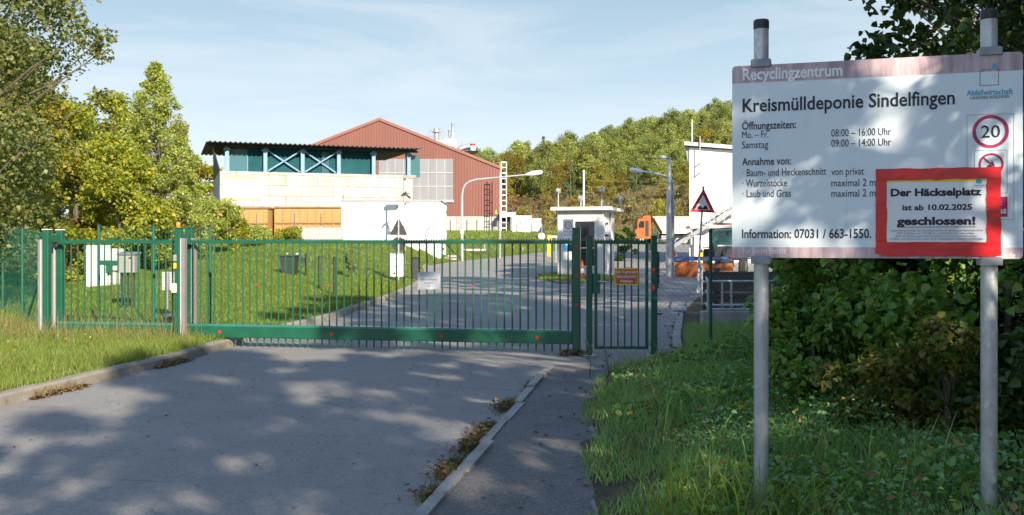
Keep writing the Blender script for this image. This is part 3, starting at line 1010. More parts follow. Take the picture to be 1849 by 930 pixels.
MB().prism([(x, -0.0012, z) for x, z in clip_band(SZ, SZ+b_bot)], (0, 0.0008, 0)).build('bottom_band', M['band'], sg, local=True)

def sign_text(mb, s, px0, px1, pyb, capx, pyb2=None, bold=0.0, y=-0.0024):
    u0, v0 = suv(px0, pyb); u1, v1 = suv(px1, pyb2 if pyb2 is not None else pyb)
    Yd = SO[1]-u0*math.sin(SA)
    return text_into(mb, s, u0, u1, (v0+v1)/2+SZ, capx/F*Yd, y, bold)
m = MB(); sign_text(m, 'Recyclingzentrum', 1341, 1521, 144.5, 20, 136.5, 0.024)
m.build('heading_lettering', M['white_print'], sg, local=True)
m = MB(); sign_text(m, 'Kreismülldeponie Sindelfingen', 1341, 1724, 200, 23, 190, 0.017)
m.build('title_lettering', M['ink'], sg, local=True)
m = MB()
sign_text(m, 'Öffnungszeiten:', 1340, 1437, 234, 13.5, 231.5, 0.013)
sign_text(m, 'Mo. – Fr.', 1340, 1387, 249.5, 12.5, 248.5)
sign_text(m, 'Samstag', 1340, 1387, 268, 12.5, 267)
m.build('opening_days_lettering', M['ink'], sg, local=True)
m = MB()
sign_text(m, '08:00 – 16:00 Uhr', 1501, 1609, 246.5, 13, 244)
sign_text(m, '09:00 – 14:00 Uhr', 1501, 1609, 265, 13, 263)
m.build('opening_hours_lettering', M['ink'], sg, local=True)
m = MB()
sign_text(m, 'Annahme von:', 1340, 1428, 298, 13, 297, 0.012)
sign_text(m, '· Baum- und Heckenschnitt', 1341, 1492, 317.5, 13, 316.5)
sign_text(m, '· Wurzelstöcke', 1341, 1421, 337, 13, 336.5)
sign_text(m, '· Laub und Gras', 1341, 1428, 356, 13, 355.5)
sign_text(m, 'von privat', 1501, 1560, 316, 13, 315.5)
sign_text(m, 'maximal 2 m³', 1501, 1586, 336, 13, 336)
sign_text(m, 'maximal 2 m³', 1501, 1586, 355, 13, 355)
m.build('acceptance_lettering', M['ink'], sg, local=True)
m = MB(); sign_text(m, 'Information: 07031 / 663-1550.', 1340, 1573, 429.5, 15.5, 430, 0.015)
m.build('information_lettering', M['ink'], sg, local=True)
m = MB(); sign_text(m, 'Für Sie im Einsatz', 1341, 1419, 457.5, 10.5, 458)
sign_text(m, 'lrabb.de', 1793, 1833, 466, 11, 466, 0.01)
m.build('slogan_lettering', M['white_print'], sg, local=True)
# emblem: open square with one rounded corner and a blue wedge
lg_u0, lg_v0 = suv(1769.5, 154.5); lg_u1, lg_v1 = suv(1803, 125)
w_ = lg_u1-lg_u0; h_ = lg_v1-lg_v0
m = MB()
th = 0.0022
def bar2(mb, x0, z0, x1, z1, t_=th, y=-0.0022):
    dx, dz = x1-x0, z1-z0; L = math.hypot(dx, dz) or 1; nx_, nz_ = -dz/L*t_/2, dx/L*t_/2
    mb.prism([(x0-nx_, y, z0-nz_), (x1-nx_, y, z1-nz_), (x1+nx_, y, z1+nz_), (x0+nx_, y, z0+nz_)], (0, 0.0004, 0))
A0, B0 = lg_u0, lg_v0+SZ
c_ = 0.022
for (a1, b1, a2, b2) in ((A0,B0,A0+w_,B0), (A0+w_,B0,A0+w_,B0+h_), (A0+w_,B0+h_,A0+w_*0.8,B0+h_), (A0+w_*0.55,B0+h_,A0+c_,B0+h_), (A0,B0+h_-c_,A0,B0)):
    bar2(m, a1, b1, a2, b2)
for i in range(5):
    a1, a2 = R(90+18*i), R(108+18*i)
    bar2(m, A0+c_+c_*math.cos(a1), B0+h_-c_+c_*math.sin(a1), A0+c_+c_*math.cos(a2), B0+h_-c_+c_*math.sin(a2))
m.build('emblem_outline', M['ink'], sg, local=True)
MB().prism([(A0+w_*0.56,-0.0024,B0+h_*0.93), (A0+w_*1.02,-0.0024,B0+h_*1.20), (A0+w_*0.70,-0.0024,B0+h_*1.42)], (0,0.0004,0)).build('emblem_wedge', M['logo_blue'], sg, local=True)
m = MB(); sign_text(m, 'Abfallwirtschaft', 1745, 1829, 172.5, 9.5, 169.5, 0.02)
m.build('emblem_lettering', M['logo_blue'], sg, local=True)
m = MB(); sign_text(m, 'LANDKREIS BÖBLINGEN', 1752, 1822, 179, 5, 177)
m.build('district_lettering', M['ink'], sg, local=True)
# pictogram panel
m = MB()
def frame2(mb, p0, p1, t_=0.0014):
    u0, v0 = suv(*p0); u1, v1 = suv(*p1); v0 += SZ; v1 += SZ
    for q in ((u0,v0,u1,v0), (u1,v0,u1,v1), (u1,v1,u0,v1), (u0,v1,u0,v0)): bar2(mb, *q, t_)
frame2(m, (1746, 397), (1830.5, 205)); frame2(m, (1759.5, 349), (1818.5, 270.5))
m.build('pictogram_frame', M['ink_soft'], sg, local=True)
Yd = SO[1]-1.35*math.sin(SA)
u, v = suv(1788.5, 237.5)
m = MB().ring((u,-0.0022,v+SZ), (1,0,0), (0,0,1), 24/F*Yd, 30/F*Yd, -0.0004, 40)
m.build('prohibition_ring', M['crimson'], sg, local=True)
u2, v2 = suv(1789.5, 297)
m = MB().ring((u2,-0.0022,v2+SZ), (1,0,0), (0,0,1), 17/F*Yd, 20.5/F*Yd, -0.0004, 36)
bar2(m, u2-0.038, v2+SZ+0.038, u2+0.038, v2+SZ-0.038, 0.008, -0.0026)
m.build('prohibition_ring', M['crimson'], sg, local=True)
m = MB()
ux, vx = suv(1790.5, 391.5); uy, vy = suv(1819, 355)
m.prism([(ux,-0.0022,vx+SZ),(uy,-0.0022,vx+SZ),(uy,-0.0022,vy+SZ),(ux,-0.0022,vy+SZ)], (0,0.0004,0))
m.build('crimson_patch', M['crimson'], sg, local=True)
m = MB(); text_into(m, '20', u-0.046, u+0.046, v+SZ-0.032, 0.064, -0.0026, 0.004)
m.prism([(u2-0.012,-0.0024,v2+SZ-0.03),(u2+0.014,-0.0024,v2+SZ-0.03),(u2+0.018,-0.0024,v2+SZ-0.005),(u2+0.004,-0.0024,v2+SZ+0.022),(u2-0.004,-0.0024,v2+SZ),(u2-0.02,-0.0024,v2+SZ-0.006)], (0,0.0002,0))
m.build('pictogram', M['ink'], sg, local=True)
m = MB(); sign_text(m, 't', 1803, 1808, 370, 10, 370, 0.03, -0.0028); sign_text(m, 'as', 1803.5, 1817, 385, 11, 385, 0.03, -0.0028)
m.build('patch_lettering', M['sign_white'], sg, local=True)
# posts, clamps and caps
for (px, pytop, pyb1, pyb0) in ((1374.5, 32, 106, 470), (1786, 13, 85, 476)):
    u = plane_u(px, SO[0]+0.05*math.sin(SA), SO[1]+0.05*math.cos(SA), SA)
    ztop = EYE+(HY-pytop)/F*(SO[1]-u*math.sin(SA)) - sg.location.z
    po = MB().cyl((u,0.052,-0.4),(u,0.052,ztop-0.045),0.0415,24).build('post', M['galv'], sg, local=True, smooth=True)
    MB().lathe((u,0.052,ztop-0.055), [(0.0432,0),(0.0440,0.008),(0.0440,0.045),(0.040,0.053),(0.02,0.055)], 24).build('post_cap', M['black_cap'], po, local=True, smooth=True)
    for zc in (SZ+SH+0.012, SZ-0.012):
        cl = MB()
        cl.bbox(u-0.056, u+0.056, -0.012, 0.10, zc-0.022, zc+0.022, 0.006)
        c = cl.build('clamp', M['galv_dark'], po, local=True)

# the taped-on closure notice
nt_ = thing('closure_notice', 'red taped notice announcing the closing of the site, stuck over the board', 'notice', (SO[0], SO[1], sg.location.z), -SA)
u0, v0 = suv(1581, 462); u1, v1 = suv(1807, 301)
pa0, pb0 = suv(1599, 439); pa1, pb1 = suv(1783, 321)
pb0 += SZ; pb1 += SZ; v0 += SZ; v1 += SZ
rs = random.Random(5)
m = MB()
def strip(x0, x1, z0, z1, along, y):
    # a length of tape, edges slightly wavy, lying almost flat
    n = 14
    lo, hi = [], []
    for i in range(n+1):
        k = i/n
        if along == 'x':
            x = x0+(x1-x0)*k
            lo.append((x, y-abs(rs.gauss(0,0.0006)), z0+rs.gauss(0,0.0016))); hi.append((x, y-abs(rs.gauss(0,0.0006)), z1+rs.gauss(0,0.0012)))
        else:
            z = z0+(z1-z0)*k
            lo.append((x0+rs.gauss(0,0.0014), y-abs(rs.gauss(0,0.0006)), z)); hi.append((x1+rs.gauss(0,0.0012), y-abs(rs.gauss(0,0.0006)), z))
    vs = lo+hi; nn = n+1
    fs = [(i, i+1, nn+i+1, nn+i) if along == 'x' else (i, nn+i, nn+i+1, i+1) for i in range(n)]
    m.add(vs, fs)
strip(u0, pa0+0.006, v0+0.012, v1-0.002, 'z', -0.0065)
strip(pa1-0.006, u1, v0+0.004, v1, 'z', -0.0065)
strip(u0+0.005, u1-0.001, pb1-0.006, v1, 'x', -0.0085)
strip(u0+0.03, u1-0.018, v0, pb0+0.006, 'x', -0.0085)
m.build('tape_border', M['tape'], nt_, local=True)
MB().box(pa0, pa1, -0.0042, -0.0034, pb0, pb1).build('sheet', M['paper'], nt_, local=True)
m = MB()
for (zz, hh) in ((pb1-0.017, 0.010), (pb0+0.0065, 0.002)):
    m.box(pa0+0.006, pa1-0.004, -0.0050, -0.0044, zz, zz+hh)
m.build('yellow_bar', M['yellow_print'], nt_, local=True)
m = MB()
sign_text(m, 'Der Häckselplatz', 1608, 1772, 354, 12.5, 352.5, 0.045, -0.0052)
sign_text(m, 'ist ab 10.02.2025', 1629, 1755, 379.5, 9.5, 378.5, 0.035, -0.0052)
sign_text(m, 'geschlossen!', 1619, 1761, 406, 13, 405, 0.045, -0.0052)
ua, va = suv(1619, 410); ub, vb = suv(1761, 409)
m.box(ua, ub, -0.0054, -0.0050, va+SZ-0.002, va+SZ+0.0012)
m.build('lettering', M['ink'], nt_, local=True)
m = MB()
for s, p0, p1, yb in (('Aufgrund des Bauvorhabens der Kreismülldeponie kann die Anlieferung am Häckselplatz auf der', 1607, 1775, 418), ('KMD Sindelfingen vom 10.02.2025 bis voraussichtlich nicht mehr erfolgen.', 1620, 1760, 423),
                      ('Baum- und Heckenschnitt sowie Wurzelstöcke und Laub können auch werden.', 1617, 1763, 428), ('Für Baum- und Heckenschnitt nutzen Sie die Häckselplätze in Böblingen und Ehningen.', 1606, 1776, 433)):
    sign_text(m, s, p0, p1, yb, 3.2, yb-0.6, 0, -0.0052)
m.build('small_print', M['ink_soft'], nt_, local=True)
m = MB()
p0, p1 = suv(1604, 436.5), suv(1779, 411.5)
for q in ((p0[0],p0[1],p1[0],p0[1]), (p1[0],p0[1],p1[0],p1[1]), (p1[0],p1[1],p0[0],p1[1]), (p0[0],p1[1],p0[0],p0[1])):
    bar2(m, q[0], q[1]+SZ, q[2], q[3]+SZ, 0.0022, -0.0052)
m.build('print_frame', M['sign_white'], nt_, local=True)
m = MB()
uq, vq = suv(1767, 327)
m.prism([(uq-0.014,-0.0052,vq+SZ-0.012),(uq+0.014,-0.0052,vq+SZ-0.012),(uq+0.014,-0.0052,vq+SZ+0.006),(uq,-0.0052,vq+SZ+0.016),(uq-0.014,-0.0052,vq+SZ+0.006)], (0,0.0002,0))
sign_text(m, 'Abfallwirtschaft', 1757, 1777, 336.5, 2.6, 336, 0, -0.0052)
m.build('small_emblem', M['logo_blue'], nt_, local=True)

# ================================================================== BUILDINGS
# --- red hall
HYD = 110.0
hx0, hx1 = PX(463, HYD), PX(903, HYD)
hap, hz1, hzb, hg = PX(685, HYD), PZ(303, HYD), PZ(390, HYD), PZ(424, HYD)-0.5
hz0 = hz1; hza = PZ(216, HYD)
hall = thing('red_hall', 'big red ribbed metal hall with a shallow gable roof', 'hall', ((hx0+hx1)/2, HYD, hg))
def roof_z(x): return hz0+(hza-hz0)*(x-hx0)/(hap-hx0) if x < hap else hza+(hz1-hza)*(x-hap)/(hx1-hap)
HD = 48.0
m = MB()
# ribbed front: trapezoid profile, pitch 0.33 m
xs = []
k = hx0
while k < hx1-0.33:
    xs += [(k, 0.0), (k+0.17, 0.0), (k+0.205, -0.05), (k+0.295, -0.05)]; k += 0.33
xs.append((hx1, 0.0))
for (a, ya), (b, yb) in zip(xs[:-1], xs[1:]):
    m.add([(a,HYD+ya,hzb),(b,HYD+yb,hzb),(b,HYD+yb,roof_z(b)),(a,HYD+ya,roof_z(a))], [(0,1,2,3)])
m.build('front_cladding', M['red_sheet'], hall)
for x in (hx0, hx1):
    MB().box(x-0.05, x+0.05, HYD+0.06, HYD+HD, hzb, hz1).build('side_cladding', M['red_sheet'], hall)
m = MB()
for (a, za, b, zb) in ((hx0-0.3, hz0-0.12, hap, hza), (hap, hza, hx1+0.3, hz1-0.12)):
    m.prism([(a,HYD-0.12,za),(b,HYD-0.12,zb),(b,HYD-0.12,zb+0.2),(a,HYD-0.12,za+0.2)], (0,HD,0))
roof = m.build('roof', M['red_sheet'], hall)
m = MB()
for (a, za, b, zb) in ((hx0-0.3, hz0-0.12, hap, hza), (hap, hza, hx1+0.3, hz1-0.12)):
    m.prism([(a,HYD-0.17,za-0.12),(b,HYD-0.17,zb-0.12),(b,HYD-0.17,zb+0.22),(a,HYD-0.17,za+0.22)], (0,0.05,0))
m.build('verge_trim', pm('verge_trim_red', (0.24,0.10,0.08), None, rough=0.5), roof)
MB().box(hx0-0.02, hx1+0.03, HYD+0.05, HYD+HD, hg-1, hzb-0.02).build('plinth', M['plinth'], hall)
gx0, gx1, gz0_, gz1_ = PX(684, HYD), PX(818, HYD), PZ(361, HYD), PZ(287, HYD)
MB().box(gx0, gx1, HYD-0.10, HYD-0.055, gz0_, gz1_).build('light_panel', M['grey_panel'], hall)
lp = [o for o in hall.children if o.name.startswith('light_panel')][0]
m = MB()
for k in range(1, 9): 
    x = gx0+(gx1-gx0)*k/9; m.box(x-0.03, x+0.03, HYD-0.13, HYD-0.101, gz0_, gz1_)
for z in (gz0_+(gz1_-gz0_)*0.33, gz0_+(gz1_-gz0_)*0.66): m.box(gx0, gx1, HYD-0.155, HYD-0.131, z-0.05, z+0.05)
m.box(gx0-0.1, gx1+0.1, HYD-0.18, HYD-0.101, gz0_-0.28, gz0_)
m.build('glazing_bars', pm('glazing_bar_grey', (0.40,0.40,0.41), (0.34,0.34,0.35), 2, 0.5), lp)
MB().prism([(PX(893.5,HYD), HYD-0.09, PZ(386,HYD)), (PX(898,HYD), HYD-0.09, PZ(386,HYD)), (PX(896,HYD), HYD-0.09, PZ(378,HYD))], (0,0.03,0)).build('warning_plate', M['yellow_print'], hall)
m = MB()
for px in (892, 902):
    m.cyl(P(px, 307 if px > 895 else 304, HYD+1), P(px, 292, HYD+1), 0.04, 6)
m.build('lightning_rod', M['grey_steel'], hall)
m = MB()
for px in (828, 896):
    m.box(PX(px,HYD)-0.25, PX(px,HYD)+0.25, HYD-0.02, HYD+0.045, hg, hzb-0.05)
m.build('side_door', M['grey_steel'], hall)

# plant on the far side of the hall
PYD = 172.0
plant = thing('process_plant', 'grey and white process plant with chimney rising behind the hall roof', 'industrial plant', (PX(815,PYD), PYD, PZ(300,PYD)-14))
zb_ = PZ(330, PYD)-12
def pbox(mb, x0, x1, y0, y1, dep, yo=0):
    mb.box(PX(x0,PYD), PX(x1,PYD), PYD+yo, PYD+yo+dep, PZ(y1,PYD), PZ(y0,PYD))
m = MB(); pbox(m, 803, 823, 250, 264, 2.2); pbox(m, 790, 804, 254, 264, 1.8, .2); pbox(m, 816, 823, 264, 330, 1.4, .3)
m.build('filter_house', M['white_paint'], plant)
m = MB(); a = P(817.5, 240, PYD+1.1)
m.lathe((a.x, a.y, PZ(250,PYD)), [(0.72,0),(0.68,0.1),(0.30,1.0),(0.28,2.75),(0.31,2.8),(0.31,2.9)], 16)
m.build('chimney', M['galv'], plant, smooth=True)
m = MB(); m.lathe(P(811, 248, PYD+1), [(0.16,0),(0.16,1.1),(0.24,1.15),(0.24,1.3)], 10)
m.build('vent_pipe', M['galv_dark'], plant, smooth=True)
m = MB(); a = P(788, 330, PYD+1)
m.lathe(a, [(0.42,0),(0.42,9.2),(0.8,9.25),(0.8,9.4),(0.5,9.5),(0.5,10.0),(0.2,10.2)], 14)
m.build('silo', M['galv'], plant, smooth=True)
m = MB()
for (p, q, w) in (((782,232),(797,232),.12), ((776,244),(776,300),.1), ((782,240),(782,300),.1), ((797,232),(806,246),.1), ((770,246),(786,246),.14), ((794,300),(794,236),.12),
                  ((799,300),(799,244),.12), ((800,236),(790,250),.08), ((775,240),(778,233),.2), ((768,300),(772,240),.07), ((806,262),(806,300),.15), ((830,300),(830,262),.1),
                  ((826,268),(835,258),.15), ((824,272),(850,264),.12)):
    m.beam(P(*p, PYD+.6), P(*q, PYD+.6), w, w)
m.build('steel_frame', M['galv_dark'], plant)
m = MB(); m.cyl(P(826,270,PYD+1.5), P(849,264,PYD+1.5), 0.52, 14)
m.build('duct', M['galv'], plant, smooth=True)
m = MB(); a = P(853.5, 272, PYD+1.5); m.lathe(a, [(0.5,0),(0.5,1.15),(0.3,1.25)], 14)
fan = m.build('vessel', M['white_paint'], plant, smooth=True)
a = P(853.5, 263.5, PYD+1.5); MB().lathe(a, [(0.505,0),(0.505,0.38)], 14).build('vessel_band', M['sign_red'], fan, smooth=True)
m = MB()
pbox(m, 838, 863, 271.5, 273, 2.2, .4); pbox(m, 842, 860, 274.5, 275.3, 2.0, .5)
for px in (840, 848, 857): m.beam(P(px,273,PYD+1), P(px,330,PYD+1), .12, .12)
for px in (842, 851, 860): m.beam(P(px,273,PYD+.5), P(px,266,PYD+.5), .05, .05)
m.build('platform', M['chassis'], plant)

# --- concrete bunker with steel canopy
B0x, B0y, B1x, B1y = PX(397, 70), 70.0, PX(745, 75), 75.0
BA = -math.atan2(B1y-B0y, B1x-B0x)                 # plane_uv takes the angle towards the camera
BL = math.hypot(B1x-B0x, B1y-B0y)
bg = gz(B0x, B0y)
bunker = thing('concrete_bunker', 'long pale concrete block bunker under a dark canopy on blue posts', 'building', (B0x, B0y, bg), -BA)
def buv(px, py):
    u, z = plane_uv(px, py, B0x, B0y, BA); return u, z-bg
zt = buv(560, 312.5)[1]
dep = 11.0
MB().box(0, BL, 0, 0.6, -1.5, zt).build('front_wall', M['block'], bunker, local=True)
for q in ((0, 0.6, zt), (BL-0.6, BL, zt-1.0)):
    MB().box(q[0], q[1], 0.602, dep, -1.5, q[2]).build('side_wall', M['block'], bunker, local=True)
MB().box(-1.4, -0.75, 5.5, dep+1, -1.5, zt-1.6).build('buttress', M['plinth'], bunker, local=True)
ztop = buv(560, 264)[1]
m = MB()
# corrugated canopy sheet, ridges run front to back
k = -1.0; prof = []
while k < BL+0.5:
    prof += [(k, 0.0), (k+0.16, 0.0), (k+0.21, 0.07), (k+0.31, 0.07)]; k += 0.36
n = len(prof)
vs = [(x, -1.0, ztop+z) for x, z in prof] + [(x, dep+1, ztop+0.2+z) for x, z in prof]
vs += [(x, -1.0, ztop+z-0.04) for x, z in prof] + [(x, dep+1, ztop+0.1+z) for x, z in prof]
fs = []
for i in range(n-1):
    fs += [(i, i+1, n+i+1, n+i), (2*n+i, 3*n+i, 3*n+i+1, 2*n+i+1), (i, 2*n+i, 2*n+i+1, i+1)]
m.add(vs, fs)
m.build('canopy_roof', M['dark_roof'], bunker, local=True)
posts_u = [buv(px, 300)[0] for px in (410, 479.5, 547, 612.5, 675.5, 739)]
for u in posts_u:
    c = MB().box(u-0.14, u+0.14, 0.12, 0.42, zt, ztop-0.225)
    c.box(u-0.25, u+0.25, 0.08, 0.46, ztop-0.5, ztop-0.33)
    c.build('canopy_post', M['blue_steel'], bunker, local=True)
MB().box(-0.9, BL+0.5, 0.10, 0.40, ztop-0.22, ztop-0.06).build('edge_beam', M['dark_roof'], bunker, local=True)
for (a, b) in ((1, 2), (2, 3)):
    ua, ub = posts_u[a]+0.2, posts_u[b]-0.2
    MB().beam((ua,0.2,zt+0.1), (ub,0.2,ztop-0.4), 0.09, 0.10).build('brace', M['blue_steel'], bunker, local=True)
    MB().beam((ua,0.36,ztop-0.4), (ub,0.36,zt+0.1), 0.09, 0.10).build('brace', M['blue_steel'], bunker, local=True)
u_e = posts_u[4]+0.4
MB().box(3.2, u_e, dep-0.3, dep-0.2, zt-0.5, ztop+0.04).build('rear_cladding', M['teal_net'], bunker, local=True)
m = MB(); m.box(posts_u[0]+1.55, u_e-0.3, 0.62, 0.66, zt+0.01, ztop-0.13)
m.build('netting', M['teal_net'], bunker, local=True)
for q in ((posts_u[0]+0.2, posts_u[0]+1.5, 0.55, 0.58, zt+0.02, ztop-0.35), (posts_u[2]+1.5, posts_u[3]-0.7, 0.5, 0.53, zt-0.02, ztop-0.4), (posts_u[5]-0.2, posts_u[5]+1.0, 0.46, 0.49, zt-0.1, ztop-0.4)):
    MB().box(*q).build('clear_sheet', M['teal_glass'], bunker, local=True)
m = MB(); m.prism([(0.02,0.3,zt),(0.02,dep,zt-0.2),(0.02,dep,ztop+0.02),(-0.5,0.3,ztop-0.2)], (0.05,0,0))
m.build('end_sheet', M['dark_roof'], bunker, local=True)
# banner on the front wall
s_u0, s_v1 = buv(404, 316); s_u1, s_v0 = buv(470, 361)
bn = thing('bunker_banner', 'white banner with pale yellow stripes on the concrete bunker wall', 'banner', (B0x, B0y, bg), -BA)
MB().box(s_u0, s_u1, -0.06, -0.01, s_v0, s_v1).build('panel', M['sign_white'], bn, local=True)
m_py = pm('pale_yellow_print', (0.72,0.58,0.22), (0.66,0.52,0.2), 2, 0.5)
for q in ((s_v1-0.3, s_v1-0.02), (s_v0, s_v0+0.14)):
    MB().box(s_u0, s_u1, -0.075, -0.062, *q).build('stripe', m_py, bn, local=True)
m = MB()
w_ = s_u1-s_u0
text_into(m, 'Sortieranlage', s_u0+w_*0.05, s_u0+w_*0.66, s_v0+(s_v1-s_v0)*0.57, 0.24, -0.066)
text_into(m, 'Grobe Mengen', s_u0+w_*0.05, s_u0+w_*0.64, s_v0+(s_v1-s_v0)*0.38, 0.24, -0.066)
m.build('lettering', pm('grey_print', (0.36,0.36,0.36), None, rough=0.6), bn, local=True)

# --- ochre roll-off containers in front of the bunker
def skip(name, label, px0, px1, py0, py1, Y, rib_px, side_px=None, group='ochre containers at the bunker'):
    x0, x1, z1 = PX(px0,Y), PX(px1,Y), PZ(py0,Y)
    zg = gz((x0+x1)/2, Y)
    t = thing(name, label, 'container', ((x0+x1)/2, Y, zg), 0, group)
    D = 2.2
    MB().box(x0, x1, Y, Y+D, zg+0.15, z1).build('body', M['skip_ochre'], t)
    m = MB()
    k = x0
    while k < x1+0.01:
        m.box(k-0.05, k+0.05, Y-0.07, Y-0.002, zg+0.16, z1-0.1); k += rib_px/F*Y
    m.build('ribs', M['skip_ochre'], t)
    m = MB(); m.box(x0-0.06, x1+0.06, Y-0.09, Y+D+0.05, z1+0.002, z1+0.12); m.box(x0-0.05, x1+0.05, Y-0.1, Y-0.072, (zg+z1)/2-0.03, (zg+z1)/2+0.05)
    m.build('top_frame', pm('rusty_ochre_frame', (0.30,0.15,0.055), (0.20,0.10,0.05), 3, 0.7), t)
    m = MB(); m.box(x0+0.1, x0+0.3, Y, Y+D, zg-0.1, zg+0.148); m.box(x1-0.3, x1-0.1, Y, Y+D, zg-0.1, zg+0.148)
    m.build('skid', M['chassis'], t)
    m = MB()
    for k in (0.3, 0.7):
        xx = x0+(x1-x0)*k
        m.cyl((xx, Y-0.11, zg+0.4), (xx, Y-0.11, z1-0.3), 0.03, 6)
    m.build('lock_rod', M['galv_dark'], t)
skip('waste_container', 'ochre container with open ribs behind the bush, left of the gap', 381, 421, 377, 433, 67.6, 7.5)
skip('waste_container', 'short ochre container with panelled doors, middle of the three', 424, 483, 377, 433, 67.2, 27)
skip('waste_container', 'long ochre container next to the white flat roofed block', 497, 617, 376, 431, 68.2, 15)

m = MB()
t = thing('sheet_barrier', 'pair of pale grey metal panels standing before the ochre container', 'barrier', (PX(578,60), 60, gz(PX(578,60),60)))
zg = t.location.z
for a, b in ((541, 578), (581, 617)):
    MB().box(PX(a,60), PX(b,60), 60, 60.06, zg-0.1, PZ(411,60)).build('panel', pm('pale_zinc_sheet', (0.44,0.45,0.46), (0.38,0.39,0.40), 2, 0.45, metal=0.3, stretch=(6,1,0.3)), t)
for a in (540, 579.5, 618):
    MB().box(PX(a,60)-0.05, PX(a,60)+0.05, 59.95, 60.1, zg-0.1, PZ(409,60)).build('post', M['alu'], t)

# --- white flat-roofed block
WY = 60.0
x0, x1 = PX(616, WY), PX(795, WY)
wb = thing('white_block', 'plain white flat roofed block with a thin dark roof edge', 'building', ((x0+x1)/2, WY, gz((x0+x1)/2, WY)))
MB().box(x0, x1, WY, WY+6, -0.3, PZ(363.5,WY)).build('wall', M['white_wall'], wb)
m = MB(); m.box(x0-0.05, x1+0.05, WY-0.06, WY+6.05, PZ(363.5,WY)+0.002, PZ(361,WY))
rf = m.build('roof', M['grey_steel'], wb)
a = P(619.5, 361, WY+0.6)
MB().tube([a, a+Vector((0,0,0.65))], 0.02, 6).build('roof_mast', M['sign_black'], rf)
MB().box(PX(734,WY), PX(759,WY), WY-0.9, WY-0.002, -0.2, PZ(434,WY)).build('porch', M['white_wall'], wb)
MB().box(PX(716,WY-.06), PX(718,WY-.06), WY-0.06, WY-0.003, PZ(376,WY), PZ(372,WY)).build('wall_lamp', M['cab_grey'], wb)
# bent vent pipe standing before it
t = thing('bent_pipe', 'thin grey hooked pipe by the right end of the white block', 'pipe', (PX(783,58.8), 58.8, gz(PX(783,58.8),58.8)))
a = PX(783,58.8)
MB().tube([(a,58.8,t.location.z-0.1),(a,58.8,PZ(400,58.8)),(a+0.06,58.8,PZ(395,58.8)),(a+0.2,58.8,PZ(392,58.8)),(a+0.42,58.8,PZ(391,58.8))], 0.04, 8).build('pipe', M['grey_steel'], t, smooth=True)

# --- guard hut
HA = -R(15.5)
hut_o = (PX(1007, 44), 44.0)
hw = plane_u(1090, hut_o[0], hut_o[1], -HA)
hg_ = 0.0
hut = thing('guard_hut', 'small white gatehouse with overhanging flat roof and dark window', 'hut', (hut_o[0], hut_o[1], hg_), HA)
# local x to the right along the front, local y into the depth
hzt = PZ(375.5, 44)
Dh = 3.0
m = MB(); m.box(0, hw, 0, Dh, 0, hzt-0.12)
m.build('wall', M['hut_wall'], hut, local=True)
m = MB(); m.bbox(-0.28, hw+0.42, -0.30, Dh+0.3, hzt-0.118, hzt+0.03, 0.01)
m.build('roof', M['white_paint'], hut, local=True)
wn_ = MB(); wx0, wx1, wz0, wz1 = 0.83, 1.75, 0.55, PZ(400, 44)
wn_.box(wx0, wx1, -0.012, -0.002, wz0, wz1)
wo = wn_.build('window', M['window'], hut, local=True)
m = MB()
for (a, b, c, d) in ((wx0-0.09, wx0, wz0-0.09, wz1+0.12), (wx1, wx1+0.09, wz0-0.09, wz1+0.12), (wx0, wx1, wz1, wz1+0.12), (wx0, wx1, wz0-0.09, wz0), (wx0, wx1, 1.35, 1.40)):
    m.box(a, b, -0.05, -0.003, c, d)
m.build('window_frame', M['white_paint'], wo, local=True)
m = MB()
for (u, z) in ((hw+0.01, 2.45), (hw+0.01, 1.9)):
    m.box(u, u+0.14, 0.35, 0.45, z, z+0.1)
m.build('camera_bracket', M['dark_box'], hut, local=True)
MB().tube([(hw+0.05,1.6,0.05),(hw+0.05,1.6,hzt-0.2)], 0.035, 8).build('downpipe', M['grey_steel'], hut, local=True, smooth=True)
def hut_mast(label, u, d, h, lamp, group='floodlights on the gatehouse roof'):
    t = thing('roof_floodlight', label, 'floodlight', (0,0,0), HA, group)
    w = MW[hut.name] @ Vector((u, d, hzt+0.03)); t.location = w
    MW[t.name] = Matrix.Translation(w) @ Matrix.Rotation(HA, 4, 'Z')
    MB().cyl((0,0,0),(0,0,h),0.03,8).build('mast', M['galv'], t, local=True)
    m = MB()
    if lamp == 'box': m.bbox(-0.12,0.12,-0.10,0.08,h,h+0.2,0.01)
    else: m.cyl((0.02*lamp,-0.16,h+0.02),(0.0,0.06,h+0.02),0.09,12); m.box(-0.11,0.11,-0.05,0.02,h-0.12,h+0.08)
    m.build('lamp_head', M['galv'], t, local=True)
hut_mast('round floodlight at the left front edge of the gatehouse roof', 0.05, -0.1, 0.78, 1)
hut_mast('short floodlight between the left one and the white mast on the gatehouse', 0.78, 1.6, 0.50, -1)
hut_mast('square floodlight to the right of the white mast on the gatehouse', 2.06, 0.1, 0.72, 'box')
hut_mast('floodlight on the right rear corner of the gatehouse roof', 2.62, 2.2, 0.5, 1)
t = thing('roof_mast', 'tall bare white mast on the gatehouse roof', 'mast', MW[hut.name] @ Vector((1.12, 0.6, hzt+0.03)))
MB().cyl((0,0,0),(0,0,1.75),0.045,10).build('pole', M['white_paint'], t, local=True)

